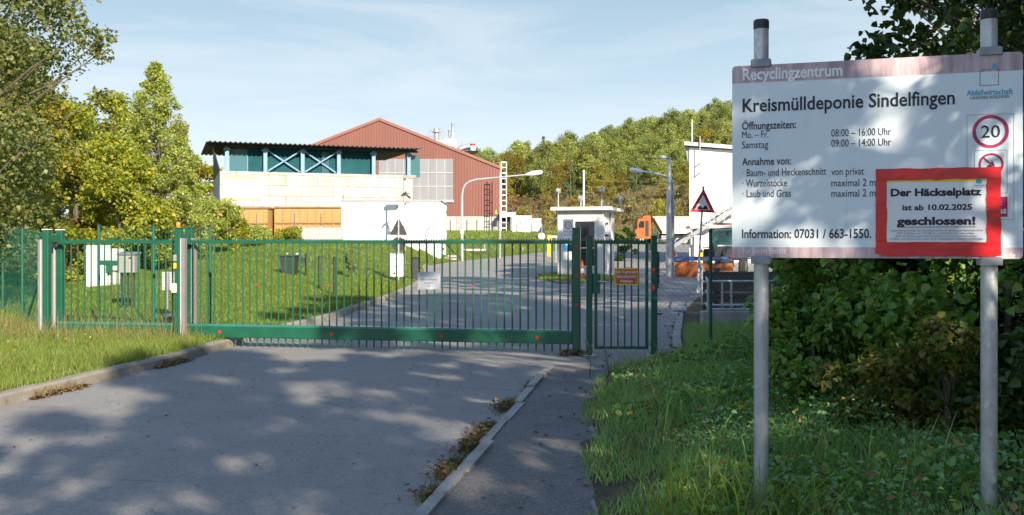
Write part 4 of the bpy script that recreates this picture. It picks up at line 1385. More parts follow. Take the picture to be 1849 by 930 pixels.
# --- office building on the right
OY = 60.0
ox = PX(1245, OY)
OA = R(12)
zg = gz(ox,OY)
of = thing('office_building', 'tall white building with a sloping roof edge behind the metal stairs', 'building', (ox, OY, zg), -OA)
ow = 13.0
ozt = PZ(266, OY)-zg
osl = 0.09
m = MB(); m.prism([(0,0,-0.6),(ow,0,-0.6),(ow,0,ozt-ow*osl),(0,0,ozt)], (0,9,0))
m.build('wall', M['white_wall'], of, local=True)
m = MB(); m.prism([(-0.32,-0.35,ozt+0.03+.1),(ow+0.3,-0.35,ozt-ow*osl-0.1),(ow+0.3,-0.35,ozt-ow*osl+0.12),(-0.32,-0.35,ozt+0.34)], (0,9.8,0))
m.build('roof', M['white_paint'], of, local=True)
m = MB(); m.prism([(-0.30,0.1,ozt+0.12),(-0.003,0.1,ozt+0.03),(-0.003,0.1,ozt-1.15),(-0.06,0.1,ozt-1.15)], (0,8.8,0))
m.build('side_cladding', M['grey_steel'], of, local=True)
def ofu(px): return plane_u(px, ox, OY, OA)
a_ = ofu(1264)
m = MB(); m.cyl((a_,-.45,PZ(314,OY)-zg),(a_,-.45,PZ(248,OY)-zg),0.035,8)
for py in (312, 295): m.box(a_-0.03,a_+0.03,-.45,-0.002,PZ(py,OY)-zg-.03,PZ(py,OY)-zg+.03)
m.build('antenna_mast', M['grey_steel'], of, local=True)
a_ = ofu(1248.5)
MB().cyl((a_,2,ozt),(a_,2,ozt+2.0),0.03,8).build('flag_mast', M['white_paint'], of, local=True)

# stairs in front of the office
SY = 58.0
st = thing('metal_staircase', 'galvanised outdoor staircase with mesh railing on the white building', 'staircase', (PX(1290,SY), SY, gz(PX(1290,SY),SY)))
lx0, lx1 = PX(1246,SY), PX(1292,SY)
lz = PZ(408, SY)
MB().box(lx0, lx1, SY-0.1, SY+1.4, lz-0.16, lz).build('landing', M['galv'], st)
ex, ez = PX(1352, SY), PZ(336, SY)+0.0
for v in (-0.1, 1.25):
    MB().beam((lx1-2.6, SY+v, lz-1.25), (ex, SY+v, PZ(362,SY)), 0.06, 0.24).build('stringer', M['galv_dark'], st)  # darker zinc than the treads, painting the shade on the stringers
m = MB()
for k in range(16):
    q = k/15
    m.box(lx1-2.6+(ex-lx1+2.6)*q-0.12, lx1-2.6+(ex-lx1+2.6)*q+0.16, SY-0.06, SY+1.2, lz-1.2+(PZ(362,SY)-lz+1.25)*q, lz-1.17+(PZ(362,SY)-lz+1.25)*q)
m.build('treads', M['galv'], st)
m = MB()
for k in range(6):
    z = lz+0.1+k*0.17; m.beam((lx0,SY-0.12,z),(lx1,SY-0.12,z),0.025,0.025)
for x in np.linspace(lx0, lx1, 4): m.beam((x,SY-0.12,lz-0.1),(x,SY-0.12,lz+1.0),0.04,0.04)
q0, q1 = (lx1, lz+0.95), (ex, PZ(340,SY)+0.1)
for k in range(6):
    d = -0.17*k
    m.beam((q0[0],SY-0.12,q0[1]+d),(q1[0],SY-0.12,q1[1]+d+0.02),0.03 if k else 0.05,0.03 if k else 0.05)
for k in range(5):
    x = q0[0]+(q1[0]-q0[0])*k/4; z = q0[1]+(q1[1]-q0[1])*k/4
    m.beam((x,SY-0.12,z-1.1),(x,SY-0.12,z),0.04,0.04)
m.build('railing', M['galv'], st)
for x in (lx0+0.1, lx1-0.1):
    MB().beam((x,SY+0.1,zg-0.5),(x,SY+0.1,lz-0.162),0.1,0.1).build('support', M['galv'], st)
# notice boards on the wall below the stairs
t = thing('wall_notice', 'pale notice sheet on the wall beneath the metal stairs', 'notice', (PX(1262,57), 57, gz(PX(1262,57),57)))
MB().box(PX(1254,57), PX(1271,57), 57, 57.03, PZ(452,57), PZ(425,57)).build('sheet', M['sign_white'], t)
m = MB()
for k in range(6): m.box(PX(1256,57), PX(1264+3*(k%2),57), 56.985, 56.998, PZ(429+k*3.6,57)-.03, PZ(429+k*3.6,57))
m.build('print', M['logo_blue'], t)
m = MB()
for a in (1255, 1270): m.box(PX(a,57)-0.03, PX(a,57)+0.03, 57.032, 57.08, t.location.z-0.1, PZ(425,57))
m.build('leg', M['galv'], t)
t = thing('warning_bollard', 'small yellow and black post in front of the pale notice', 'bollard', (PX(1266,55), 55, gz(PX(1266,55),55)))
zz = t.location.z
MB().bbox(PX(1262.5,55), PX(1269.5,55), 55, 55.25, zz, PZ(456.5,55), 0.01).build('body', M['yellow_print'], t)
MB().bbox(PX(1263,55), PX(1269,55), 55.02, 55.23, PZ(456.5,55)+0.001, PZ(450,55), 0.01).build('top', M['sign_black'], t)

# --- small containers and ladder tower right of the hall
LY = 106.0
lt = thing('ladder_tower', 'tall white caged ladder at the right corner of the red hall', 'ladder', (PX(909,LY), LY, gz(PX(909,LY),LY)))
m = MB()
zg = lt.location.z
for px in (905, 914.5):
    for d in (0, 0.55): m.beam((PX(px,LY),LY+d,zg-0.3),(PX(px,LY),LY+d,PZ(293,LY)),0.07,0.07)
m.build('stile', M['white_paint'], lt)
m = MB()
z = zg+0.4
top = PZ(293,LY)
i = 0
while z < top:
    m.beam((PX(905,LY),LY,z),(PX(914.5,LY),LY,z),0.06,0.09)
    if i % 2 == 0: m.beam((PX(905,LY),LY+0.55,z),(PX(914.5,LY),LY+0.55,z),0.06,0.06)
    z += 0.62; i += 1
m.beam((PX(905,LY),LY,top),(PX(914.5,LY),LY,top),0.1,0.12)
m.build('rung', M['white_paint'], lt)
m = MB()
for px, d in ((898,0), (901,.3)): m.beam((PX(px,LY),LY+d,zg-.2),(PX(px,LY),LY+d,PZ(399,LY)),.06,.06)
m.build('stay', M['galv'], lt)
CY = 100.0
def white_box(label, a, b, t0, b0, Y, mark=None):
    xa, xb = PX(a,Y), PX(b,Y)
    zg = gz((xa+xb)/2, Y)
    t = thing('white_container', label, 'container', ((xa+xb)/2, Y, zg), 0, 'white containers beside the hall')
    MB().box(xa, xb, Y, Y+2.4, zg-0.2, PZ(t0,Y)).build('body', M['white_wall'], t)
    m = MB()
    for x in (xa, xb-0.1): m.box(x, x+0.1, Y-0.04, Y-0.002, zg, PZ(t0,Y))
    m.box(xa-0.03, xb+0.03, Y-0.05, Y+2.43, PZ(t0,Y)+0.002, PZ(t0,Y)+0.09)
    m.build('corner_frame', M['white_paint'], t)
    if mark:
        c = P((a+b)/2-3, (t0+b0)/2-4, Y-0.03); r = 0.22
        MB().prism([(c.x-r,c.y,c.z),(c.x,c.y,c.z-r),(c.x+r,c.y,c.z),(c.x,c.y,c.z+r)], (0,0.02,0)).build('hazard_mark', pm('pale_green_print', (0.2,0.42,0.3), None, rough=0.6), t)
    return t
white_box('small white container with a pale green diamond near the hall corner', 925, 960, 391, 421, CY, True)
white_box('white container behind and right of the one with the green diamond', 961, 977, 396, 421, CY+4)
t = thing('dark_shelter', 'open dark shelter with white roof behind the ladder', 'shelter', (PX(920,108), 108, gz(PX(920,108),108)))
zg = t.location.z
MB().box(PX(902,108), PX(931,108), 108, 110.2, PZ(391,108), PZ(383.5,108)).build('roof', M['white_paint'], t)
m = MB(); m.box(PX(906,108.4), PX(921,108.4), 109, 110, zg-0.3, PZ(391,108)-0.005); m.build('recess_shade', M['chassis'], t)  # solid black block painting the shade inside the open shelter
for a in (904, 923, 929): MB().beam((PX(a,108),108.05,zg-0.3),(PX(a,108),108.05,PZ(391,108)-0.003),0.12,0.12).build('post', M['grey_steel'], t)

# fence posts along the top of the far bank, wire between
m = MB()
t = thing('bank_fence', 'dark post and wire fence along the bank before the hall', 'fence', (PX(860,92), 92, gz(PX(860,92),92)))
pl = []
for a in (802, 813, 843, 861, 883, 933, 960):
    x = PX(a,92); z = gz(x,92); pl.append((x, z))
    MB().cyl((x,92,z-0.2),(x,92,PZ(397,92) if a < 900 else PZ(404,92)),0.05,6).build('post', M['dark_green'], t)
m = MB()
for k in (0.2, 0.6, 1.0):
    for (a, b) in zip(pl[:-1], pl[1:]): m.tube([(a[0],92,a[1]+k),(b[0],92,b[1]+k)], 0.008, 3)
m.build('wire', M['galv_dark'], t)

# low concrete wall seen between the trees on the left
t = thing('stacked_block_wall', 'low stack of pale concrete blocks behind the birch tree', 'wall', (PX(320,70), 70, gz(PX(320,70),70)))
zg = t.location.z
for k, (a, b) in enumerate(((290, 356), (296, 340), (304, 352))):
    MB().bbox(PX(a,70), PX(b,70), 70+0.05*k, 71+0.05*k, zg+0.75*k-0.1, zg+0.75*(k+1)-0.11, 0.02).build('block_row', M['block'], t)

# ================================================================== STREET FURNITURE
def street_lamp(label, px, Y, pytop, arm, arm2=None):
    x = PX(px, Y); zg = gz(x, Y)
    t = thing('street_lamp', label, 'street lamp', (x, Y, zg), 0, 'street lamps')
    zt = PZ(pytop, Y)
    r0 = 0.085
    return t, x, zg, zt
LY1 = 62.5
t, x, zg, zt = street_lamp('tall grey street lamp with a long curved arm in front of the red hall', 834.5, LY1, 318, None)
pts = [(x,LY1,zg-0.2),(x,LY1,zg+1.1),(x,LY1,PZ(352,LY1)),(x+0.06,LY1,PZ(341,LY1)),(x+0.22,LY1,PZ(333,LY1)),(x+0.5,LY1,PZ(327.5,LY1)),(x+0.95,LY1,PZ(324,LY1)),(PX(950,LY1),LY1,PZ(315.5,LY1))]
MB().tube(pts, [0.10,0.095,0.075,0.072,0.068,0.065,0.06,0.045], 12).build('pole', M['galv'], t, smooth=True)
a, b = P(949,315.3,LY1), P(980,310.5,LY1)
MB().tube([a, a+(b-a)*0.12, a+(b-a)*0.4, a+(b-a)*0.9, b], [0.06,0.10,0.17,0.15,0.06], 10).build('lamp_head', M['white_paint'], t, smooth=True)
MB().bbox(x-0.11, x+0.11, LY1-0.11, LY1-0.08, zg+1.7, zg+1.95, 0.006).build('number_plate', M['white_paint'], t)
LB = 44.0
t, x, zg, zt = street_lamp('double headed street lamp beside the footpath, right of the gatehouse', 1208, LB, 282, None)
MB().tube([(x,LB,-0.2),(x,LB,1.2),(x,LB,PZ(284,LB))], [0.15,0.145,0.085], 14).build('pole', M['galv'], t, smooth=True)
MB().tube([P(1208,322,LB-.02),P(1202,318,LB-.02),P(1192,315.5,LB-.02),P(1160,309.5,LB-.02)], [0.05,0.05,0.045,0.04], 8).build('arm', M['galv'], t, smooth=True)
a, b = P(1161,309.7,LB-.02), P(1137,306,LB-.02)
MB().tube([a, a+(b-a)*0.1, a+(b-a)*0.5, a+(b-a)*0.92, b], [0.05,0.085,0.115,0.10,0.04], 10).build('lamp_head', M['white_paint'], t, smooth=True)
MB().bbox(PX(1188,LB), PX(1209,LB), LB-0.16, LB+0.16, PZ(286,LB), PZ(280.5,LB), 0.02).build('lamp_head', M['galv_dark'], t)
m = MB(); m.tube([P(1211,320,LB+.1),P(1214,330,LB+.1),P(1214.5,350,LB+.1),P(1214.5,360,LB+.1),P(1213.5,500,LB+.1)], [0.05,0.05,0.05,0.09,0.10], 10)
m.build('service_pipe', M['galv_dark'], t, smooth=True)

def bare_pole(name, label, cat, px, Y, pytop, r, mat, group=None):
    x = PX(px,Y); zg = gz(x,Y)
    t = thing(name, label, cat, (x,Y,zg), 0, group)
    MB().tube([(x,Y,zg-0.2),(x,Y,PZ(pytop,Y))], r, 8).build('pole', mat, t, smooth=True)
    return t, x, zg
t, x, zg = bare_pole('slim_pole', 'slim straight white pole on the bank before the ladder tower', 'pole', 902.8, 66, 312, 0.05, M['galv'])
MB().lathe((x,66,PZ(312,66)), [(0.055,0),(0.055,0.04),(0.02,0.06)], 8).build('pole_cap', M['galv_dark'], t)
t, x, zg = bare_pole('camera_pole', 'grey pole with floodlight and cameras in front of the white block', 'pole', 730.5, 57, 320, 0.07, M['galv'])
MB().bbox(PX(728,57), PX(752,57), 56.75, 57.15, PZ(322.5,57), PZ(316.5,57), 0.02).build('floodlight', M['cab_grey'], t)
m = MB(); m.beam(P(724,353,57),P(740,349,57),0.04,0.05); m.cyl(P(735,353,56.9),P(740,357,56.6),0.06,8); m.cyl(P(729,350,56.9),P(726,353,56.6),0.06,8); m.bbox(PX(732,57),PX(735,57),56.8,56.92,PZ(352,57),PZ(346,57),0.01)
m.build('camera', M['dark_box'], t)
MB().bbox(PX(733,57), PX(741,57), 56.8, 56.92, PZ(369,57), PZ(364,57), 0.01).build('junction_box', M['cab_grey'], t)

def tri_outline(c, w, h, y, th, r=0.0):
    return [(c[0]-w/2, y, c[1]), (c[0]+w/2, y, c[1]), (c[0], y, c[1]+h)]
# road sign facing the camera
TY = 31.0
xb, zb = PX(1258,TY), gz(PX(1258,TY),TY)
tx, tz = PX(1270,TY), PZ(338,TY)
t = thing('warning_sign', 'leaning red and white triangle road sign showing two black bumps', 'road sign', (xb,TY,zb))
MB().tube([(xb,TY,zb-0.2),(tx,TY,tz)], 0.036, 10).build('pole', M['galv'], t, smooth=True)
cx, cz = PX(1268,TY), PZ(383.5,TY)
def tri(c, w, h, y, cut):
    p = [Vector((c[0]-w/2, y, c[1])), Vector((c[0]+w/2, y, c[1])), Vector((c[0], y, c[1]+h))]
    out = []
    for i in range(3):
        a, b, d = p[i-1], p[i], p[(i+1)%3]
        out += [b+(a-b).normalized()*cut, b+(d-b).normalized()*cut]
    rot = Matrix.Rotation(R(2.5), 4, 'Y')
    o_ = Vector((c[0], y, c[1]))
    return [o_ + rot @ (v-o_) for v in out]
w, h = 46/F*TY, 43.5/F*TY
pl_ = MB().prism(tri((cx,cz), w, h, TY-0.055, 0.02), (0,0.01,0)).build('plate', M['sign_red'], t)
MB().prism(tri((cx-0.003,cz+0.085), w*0.62, h*0.62, TY-0.058, 0.01), (0,0.002,0)).build('white_field', M['sign_white'], pl_)
bw = w*0.42
pts = []
for i in range(25):
    k = i/24
    pts.append((cx-bw/2+bw*k+0.0, TY-0.0605, cz+0.125+0.10*abs(math.sin(k*2*math.pi))**0.8*(1 if True else 0)))
pts = [(cx+bw/2, TY-0.0605, cz+0.10), (cx-bw/2, TY-0.0605, cz+0.10)] + pts
MB().prism(list(reversed(pts)), (0,0.002,0)).build('bump_symbol', M['sign_black'], pl_)
MB().lathe((tx,TY,tz), [(0.04,-0.03),(0.04,0.01),(0.02,0.025)], 10).build('pole_cap', M['black_cap'], t)

# back-to-front road signs on one pole with information plate
TY = 36.0
xb, zb = PX(719.5,TY), gz(PX(719.5,TY),TY)
t = thing('sign_post', 'pole carrying the grey backs of a triangle and a round sign over a white plate', 'road sign', (xb,TY,zb))
MB().cyl((xb,TY,zb-0.2),(xb,TY,PZ(389,TY)),0.034,10).build('pole', M['galv'], t, smooth=True)
c = (PX(719.5,TY), PZ(424.5,TY)); w, h = 33/F*TY, 33/F*TY
MB().prism([(c[0]-w/2,TY+0.045,c[1]),(c[0]+w/2,TY+0.045,c[1]),(c[0],TY+0.045,c[1]+h)], (0,0.006,0)).build('triangle_plate', M['sign_back'], t)
cc = P(719.5, 440.5, TY+0.045); MB().cyl(cc, cc+Vector((0,0.006,0)), 12.8/F*TY, 24).build('round_plate', M['sign_back'], t)
m = MB()
for z in (c[1]+0.06, c[1]+0.35, cc.z+0.12, cc.z-0.12): m.box(xb-0.05, xb+0.05, TY-0.045, TY+0.044, z-0.014, z+0.014)
m.build('clamp', M['galv'], t)
xa, xc, za, zc = PX(705,TY), PX(731.5,TY), PZ(499,TY), PZ(457.5,TY)
MB().box(xa, xc, TY-0.05, TY-0.04, za, zc).build('information_plate', M['sign_white'], t)
ip = [o for o in t.children if o.name.startswith('information_plate')][0]
m = MB()
for py in (468.5, 481): m.ring((PX(711.5,TY),TY-0.0515,PZ(py,TY)),(1,0,0),(0,0,1),0.052,0.07,-0.0008,20)
q = P(711.5,495.5,TY-0.0515); m.prism([(q.x-0.07,q.y,q.z),(q.x+0.07,q.y,q.z),(q.x,q.y,q.z+0.11)],(0,0.0008,0))
m.build('pictogram', M['sign_red'], ip)
m = MB()
for k in range(8):
    z = zc-0.06-k*0.095; m.box(PX(717,TY), PX(724+6*((k*7)%3)/3,TY), TY-0.0515, TY-0.0505, z-0.018, z)
m.box(xa+0.03, xc-0.03, TY-0.0515, TY-0.0505, zc-0.035, zc-0.01)
m.build('printed_lines', M['ink_soft'], ip)
for px in (709, 728): MB().cyl((PX(px,TY),TY-0.02,zb-0.15),(PX(px,TY),TY-0.02,za+0.2),0.02,8).build('plate_leg', M['dark_box'], t)

# signs in front of the hut
TY = 42.0
xb = PX(1026,TY); zb = 0.02
t = thing('speed_sign', 'white plate with red ring 10 over a blue round sign and a white plate', 'road sign', (xb,TY,zb))
MB().cyl((xb,TY,0),(xb,TY,PZ(396,TY)),0.03,10).build('pole', M['galv'], t, smooth=True)
xa, xc = PX(1016.5,TY), PX(1035.5,TY)
sp = MB().box(xa,xc,TY-0.05,TY-0.042,PZ(430,TY),PZ(396,TY)).build('speed_plate', M['sign_white'], t)
cc = (PX(1026,TY), TY-0.0515, PZ(407,TY))
MB().ring(cc,(1,0,0),(0,0,1),0.125,0.16,-0.001,28).build('red_ring', M['sign_red'], sp)
m = MB(); text_into(m, '10', cc[0]-0.085, cc[0]+0.085, cc[2]-0.075, 0.15, TY-0.0515)
text_into(m, 'Hier gilt', xa+0.05, xc-0.05, PZ(419.5,TY), 0.075, TY-0.0515); text_into(m, 'die StVO', xa+0.05, xc-0.05, PZ(426,TY), 0.075, TY-0.0515)
m.build('lettering', M['ink_soft'], sp)
cc = P(1026,444,TY-0.05); rp = MB().cyl(cc, cc+Vector((0,0.008,0)), 0.235, 28).build('blue_disc', M['sign_blue'], t)
m = MB(); y = TY-0.0515
m.prism([(cc.x+0.14,y,cc.z+0.02),(cc.x+0.02,y,cc.z-0.10),(cc.x+0.0,y,cc.z-0.04),(cc.x-0.12,y,cc.z+0.08),(cc.x-0.06,y,cc.z+0.13),(cc.x+0.05,y,cc.z+0.01),(cc.x+0.10,y,cc.z+0.07)],(0,0.0006,0))
m.build('white_arrow', M['sign_white'], rp)
MB().box(PX(1016,TY),PX(1034,TY),TY-0.05,TY-0.042,PZ(470,TY),PZ(454.5,TY)).build('lower_plate', M['sign_white'], t)

CY_ = 40.5
t = thing('traffic_cone', 'orange and white traffic cone on the grass island by the gatehouse', 'traffic cone', (PX(1051,CY_), CY_, 0.10))
L = t.location
MB().box(L.x-0.17,L.x+0.17,CY_-0.17,CY_+0.17,0.10,0.125).build('base', M['cone_orange'], t)
MB().lathe((L.x,CY_,0.125), [(0.13,0),(0.105,0.2),(0.1,0.2)], 16).build('lower_body', M['cone_orange'], t, smooth=True)
MB().lathe((L.x,CY_,0.325), [(0.103,0),(0.078,0.2)], 16).build('white_band', M['sign_white'], t, smooth=True)
MB().lathe((L.x,CY_,0.525), [(0.078,0),(0.035,0.33),(0.03,0.34)], 16).build('upper_body', M['cone_orange'], t, smooth=True)

# grass island with kerb in front of the hut
isl = [(PX(992,40),40.2),(PX(1006,37),37.4),(PX(1040,36),36.6),(PX(1085,37),37.2),(PX(1098,44),43.5),(PX(1090,48),48),(PX(1000,48),48.5),(PX(985,44),44.2)]
m = MB(); m.prism([(x,y,-0.02) for x,y in isl], (0,0,0.12))
tag(m.build('kerb_island', M['kerb']), kind='structure')
ci = (sum(p[0] for p in isl)/8, sum(p[1] for p in isl)/8)
m = MB(); m.prism([(ci[0]+(x-ci[0])*0.93, ci[1]+(y-ci[1])*0.96, 0.09) for x,y in isl], (0,0,0.016))
tag(m.build('island_turf', M['ground']), kind='structure')

# bollards by the lawn edge
t = thing('dark_bollard', 'square dark grey bollard where the lawn meets the road', 'bollard', (PX(750,38), 38, gz(PX(750,38),38)))
zg = t.location.z
MB().bbox(PX(743.5,38),PX(757,38),38,38.3,zg-0.1,PZ(466,38),0.02).build('body', M['dark_box'], t)
MB().bbox(PX(743,38),PX(757.5,38),37.985,38.315,PZ(466,38)+0.001,PZ(464,38),0.008).build('cap', M['chassis'], t)
t = thing('white_bollard', 'white rectangular bollard on the grass behind the gate notice', 'bollard', (PX(800,62), 62, gz(PX(800,62),62)))
zg = t.location.z
MB().bbox(PX(795.5,62),PX(804.5,62),62,62.25,zg-0.1,PZ(443.5,62),0.02).build('body', M['white_paint'], t)
MB().box(PX(798,62),PX(802,62),61.985,61.998,PZ(452,62),PZ(447,62)).build('plate', M['sign_back'], t)
# barrier booms
def boom(label, a, b, py, Y):
    t = thing('barrier_boom', label, 'barrier', (PX(a,Y), Y, gz(PX(a,Y),Y)), 0, 'white barrier booms')
    zg = t.location.z
    MB().box(PX(a,Y),PX(b,Y),Y-0.04,Y+0.04,PZ(py+1.5,Y),PZ(py-1.2,Y)).build('boom', M['white_paint'], t)
    for q in (a+2, b-2): MB().box(PX(q,Y)-0.05,PX(q,Y)+0.05,Y-0.05,Y+0.05,zg-0.1,PZ(py+1.6,Y)).build('post', M['galv_dark'], t)
boom('long white barrier boom low over the grass behind the gate', 808, 877, 451, 66)
boom('short white barrier boom farther along the road edge', 926, 946, 454.5, 76)
boom('white barrier boom next to the left wall of the gatehouse', 994, 1006, 427, 60)
t = thing('stone_trough', 'small grey concrete trough lying on the grass beside the white bollard', 'trough', (PX(812,61), 61, gz(PX(812,61),61)))
zg = t.location.z
m = MB(); m.bbox(PX(775,61),PX(824,61),61,61.5,zg-0.05,zg+0.13,0.02); m.bbox(PX(808,61),PX(824,61),60.9,61.6,zg+0.131,zg+0.26,0.02)
m.build('body', M['concrete'], t)
t = thing('road_sign', 'grey back of a triangle and round sign at the end of the drive', 'road sign', (PX(978,84),84,gz(PX(978,84),84)))
zg = t.location.z
MB().cyl((PX(978,84),84,zg-.2),(PX(978,84),84,PZ(404,84)),0.04,8).build('pole', M['galv'], t)
c = (PX(978,84), PZ(420,84)); MB().prism([(c[0]-.36,84.05,c[1]),(c[0]+.36,84.05,c[1]),(c[0],84.05,c[1]+.7)],(0,.01,0)).build('triangle_plate', M['sign_back'], t)
cc = P(978,426.5,84.05); MB().cyl(cc,cc+Vector((0,.01,0)),.3,20).build('round_plate', M['sign_white'], t)
t = thing('orange_marker', 'ochre marker post beside the drive left of the gatehouse', 'marker', (PX(991,70),70,gz(PX(991,70),70)))
zg = t.location.z
MB().bbox(PX(988,70),PX(994,70),70,70.2,zg,PZ(424,70),0.02).build('body', M['yellow'], t)
MB().bbox(PX(988,70),PX(994,70),69.99,70.21,PZ(424,70)+.001,PZ(421,70),0.02).build('cap', M['dark_box'], t)

# --- things on the lawn behind the parked gate end
CB = 24.0
t = thing('utility_cabinet', 'tall grey white utility cabinet standing on the lawn', 'cabinet', (PX(180,CB), CB, gz(PX(180,CB),CB)))
zg = t.location.z
MB().bbox(PX(155,CB),PX(192,CB),CB,CB+0.35,zg-0.05,PZ(443,CB),0.01).build('body', M['cab_white'], t)
MB().bbox(PX(193,CB),PX(214,CB),CB+0.02,CB+0.33,PZ(488,CB),PZ(449,CB),0.01).build('side_box', M['cab_white'], t)
m = MB(); m.bbox(PX(157,CB),PX(172.5,CB),CB-0.012,CB-0.002,zg+0.1,PZ(446,CB),0.002); m.bbox(PX(174,CB),PX(190,CB),CB-0.012,CB-0.002,zg+0.1,PZ(446,CB),0.002)
m.build('door', M['white_paint'], t)
m = MB(); m.bbox(PX(178,CB),PX(214,CB),CB-0.03,CB-0.013,PZ(478,CB),PZ(470,CB),0.002); m.box(PX(192,CB),PX(204,CB),CB-0.03,CB-0.013,PZ(492,CB),PZ(478.5,CB))
m.build('green_panel', M['post_green'], t)
m = MB()
for a in (196, 203, 210): m.box(PX(a,CB)-0.03,PX(a,CB)+0.03,CB+0.1,CB+0.16,zg-0.1,PZ(488.2,CB))
m.build('leg', M['cab_white'], t)
GB = 19.5
t = thing('meter_box', 'grey sheet metal box with sloping lid on two dark legs', 'box', (PX(228,GB), GB, gz(PX(228,GB),GB)))
zg = t.location.z
x0, x1 = PX(211,GB), PX(243,GB)
MB().bbox(x0,x1,GB,GB+0.28,PZ(492,GB),PZ(460,GB),0.008).build('body', M['cab_grey'], t)
MB().prism([(x0-.015,GB-0.03,PZ(460,GB)+.002),(x0-.015,GB+0.31,PZ(460,GB)+.002),(x0-.015,GB+0.31,PZ(456.5,GB)+.02),(x0-.015,GB-0.03,PZ(460,GB)+.02)],(x1-x0+.03,0,0)).build('lid', M['galv_dark'], t)
m = MB(); m.bbox(x0+0.16,x0+0.185,GB-0.02,GB-0.001,PZ(482,GB),PZ(470,GB),0.004); m.box(x1-0.12,x1-0.05,GB-0.008,GB-0.001,PZ(467,GB),PZ(464.5,GB))
m.build('handle', M['chassis'], t)
for px in (216, 227, 238): MB().box(PX(px,GB)-.015,PX(px,GB)+.015,GB+.1,GB+.14,zg-.15,PZ(492,GB)-.001).build('leg', M['dark_box'], t)
NB = 18.2
t = thing('back_turned_board', 'small ribbed metal board on a post, back turned, beside the beacon post', 'board', (PX(305,NB), NB, gz(PX(305,NB),NB)))
zg = t.location.z
m = MB()
for k in range(4):
    a = 292+k*7; m.bbox(PX(a,NB),PX(a+6,NB),NB,NB+0.03,PZ(524,NB),PZ(491,NB),0.006)
m.build('panel', M['alu'], t)
MB().cyl((PX(303,NB),NB-0.03,zg-.1),(PX(303,NB),NB-0.03,PZ(492,NB)),0.028,10).build('post', M['galv_dark'], t)
t = thing('floor_socket', 'low dark box with pale lid on the ground below the ribbed board', 'box', (PX(308,17.3), 17.3, gz(PX(308,17.3),17.3)))
zg = t.location.z
MB().bbox(PX(296,17.3),PX(322,17.3),17.3,17.6,zg-.05,zg+.17,0.01).build('body', M['dark_green'], t)
MB().bbox(PX(295,17.3),PX(323,17.3),17.28,17.62,zg+.171,zg+.205,0.006).build('lid', M['cab_white'], t)
DB = 30.0
t = thing('compost_bin', 'dark green wheeled bin with flat lid standing on the lawn', 'bin', (PX(520,DB), DB, gz(PX(520,DB),DB)))
zg = t.location.z
x0, x1 = PX(505,DB), PX(533,DB)
m = MB(); m.add([(x0+.04,DB+.03,zg),(x1-.04,DB+.03,zg),(x1-.04,DB+.5,zg),(x0+.04,DB+.5,zg),(x0,DB,PZ(463,DB)),(x1,DB,PZ(463,DB)),(x1,DB+.55,PZ(463,DB)),(x0,DB+.55,PZ(463,DB))],[(3,2,1,0),(4,5,6,7),(0,1,5,4),(1,2,6,5),(2,3,7,6),(3,0,4,7)])
m.build('body', M['dark_green'], t)
MB().bbox(x0-.03,x1+.03,DB-.04,DB+.58,PZ(463,DB)+.002,PZ(460.5,DB),0.012).build('lid', M['dark_box'], t)
for px in (509, 529): MB().bbox(PX(px,DB)-.04,PX(px,DB)+.04,DB+.55,DB+.64,PZ(463,DB)+.05,PZ(457,DB),0.01).build('handle', M['alu'], t)
def short_post(label, px, Y, pytop, w=0.05, box=False):
    x = PX(px,Y); zg = gz(x,Y)
    t = thing('lawn_post', label, 'post', (x,Y,zg), 0, 'dark posts on the lawn')
    MB().cyl((x,Y,zg-.15),(x,Y,PZ(pytop,Y)),w,10).build('shaft', M['dark_green'], t, smooth=True)
    MB().lathe((x,Y,PZ(pytop,Y)),[(w*1.08,-.02),(w*1.08,.01),(w*.5,.03)],10).build('post_cap', M['black_cap'], t)
    if box: MB().bbox(x-.17,x-w-.002,Y-.05,Y+.06,PZ(475,Y),PZ(465,Y),.01).build('letter_box', M['dark_box'], t)
short_post('dark post with a small box on its left, next to the wheeled bin', 553.5, 30.5, 460, 0.05, True)
short_post('dark post between the boxed post and the one nearest the road', 576.5, 27.6, 463, 0.036)
short_post('dark post on the lawn nearest to the road', 604, 26.0, 465, 0.042)

# --- railing and plank wall on the right
rl = thing('tube_railing', 'galvanised tube railing round the sunken ramp behind the wire fence', 'railing', (PX(1278,17.6), 17.6, 0.0))
zt, zb1, zb2 = PZ(508,17.6), PZ(551,17.6), PZ(558.5,17.6)
xa, xe = PX(1278,17.6), 8.2
xk, yk = PX(1262,31), 31.0
zk = 1.12
for z in (zt, zb1, zb2):
    MB().tube([(xa,17.6,z),(xe,17.6,z)],0.022,8).build('rail', M['galv'], rl, smooth=True)
for f in (1.0, 0.55, 0.1):
    MB().tube([(xa,17.6,zb2+(zt-zb2)*f),(xk,yk,0.15+(zk-0.15)*f)],0.022,8).build('rail', M['galv'], rl, smooth=True)
MB().tube([(xk,yk,zk),(xk+7,yk+.5,zk)],0.022,8).build('rail', M['galv'], rl, smooth=True)
MB().tube([(xk,yk,0.62),(xk+7,yk+.5,0.62)],0.022,8).build('rail', M['galv'], rl, smooth=True)
for x in (xa, xa+.27, xa+.44, xa+1.2, xa+2.0, xa+2.8, xa+3.6):
    MB().cyl((x,17.6,zb2-.25),(x,17.6,zt),0.02,8).build('upright', M['galv'], rl, smooth=True)
for f in (0.25, .5, .75, 1):
    x, y = xa+(xk-xa)*f, 17.6+(yk-17.6)*f
    MB().cyl((x,y,-.1),(x,y,zt+(zk-zt)*f),0.02,8).build('upright', M['galv'], rl, smooth=True)
for k in range(1,4):
    MB().cyl((xk+k*2,yk+.15*k,-.1),(xk+k*2,yk+.15*k,zk),0.02,8).build('upright', M['galv'], rl, smooth=True)
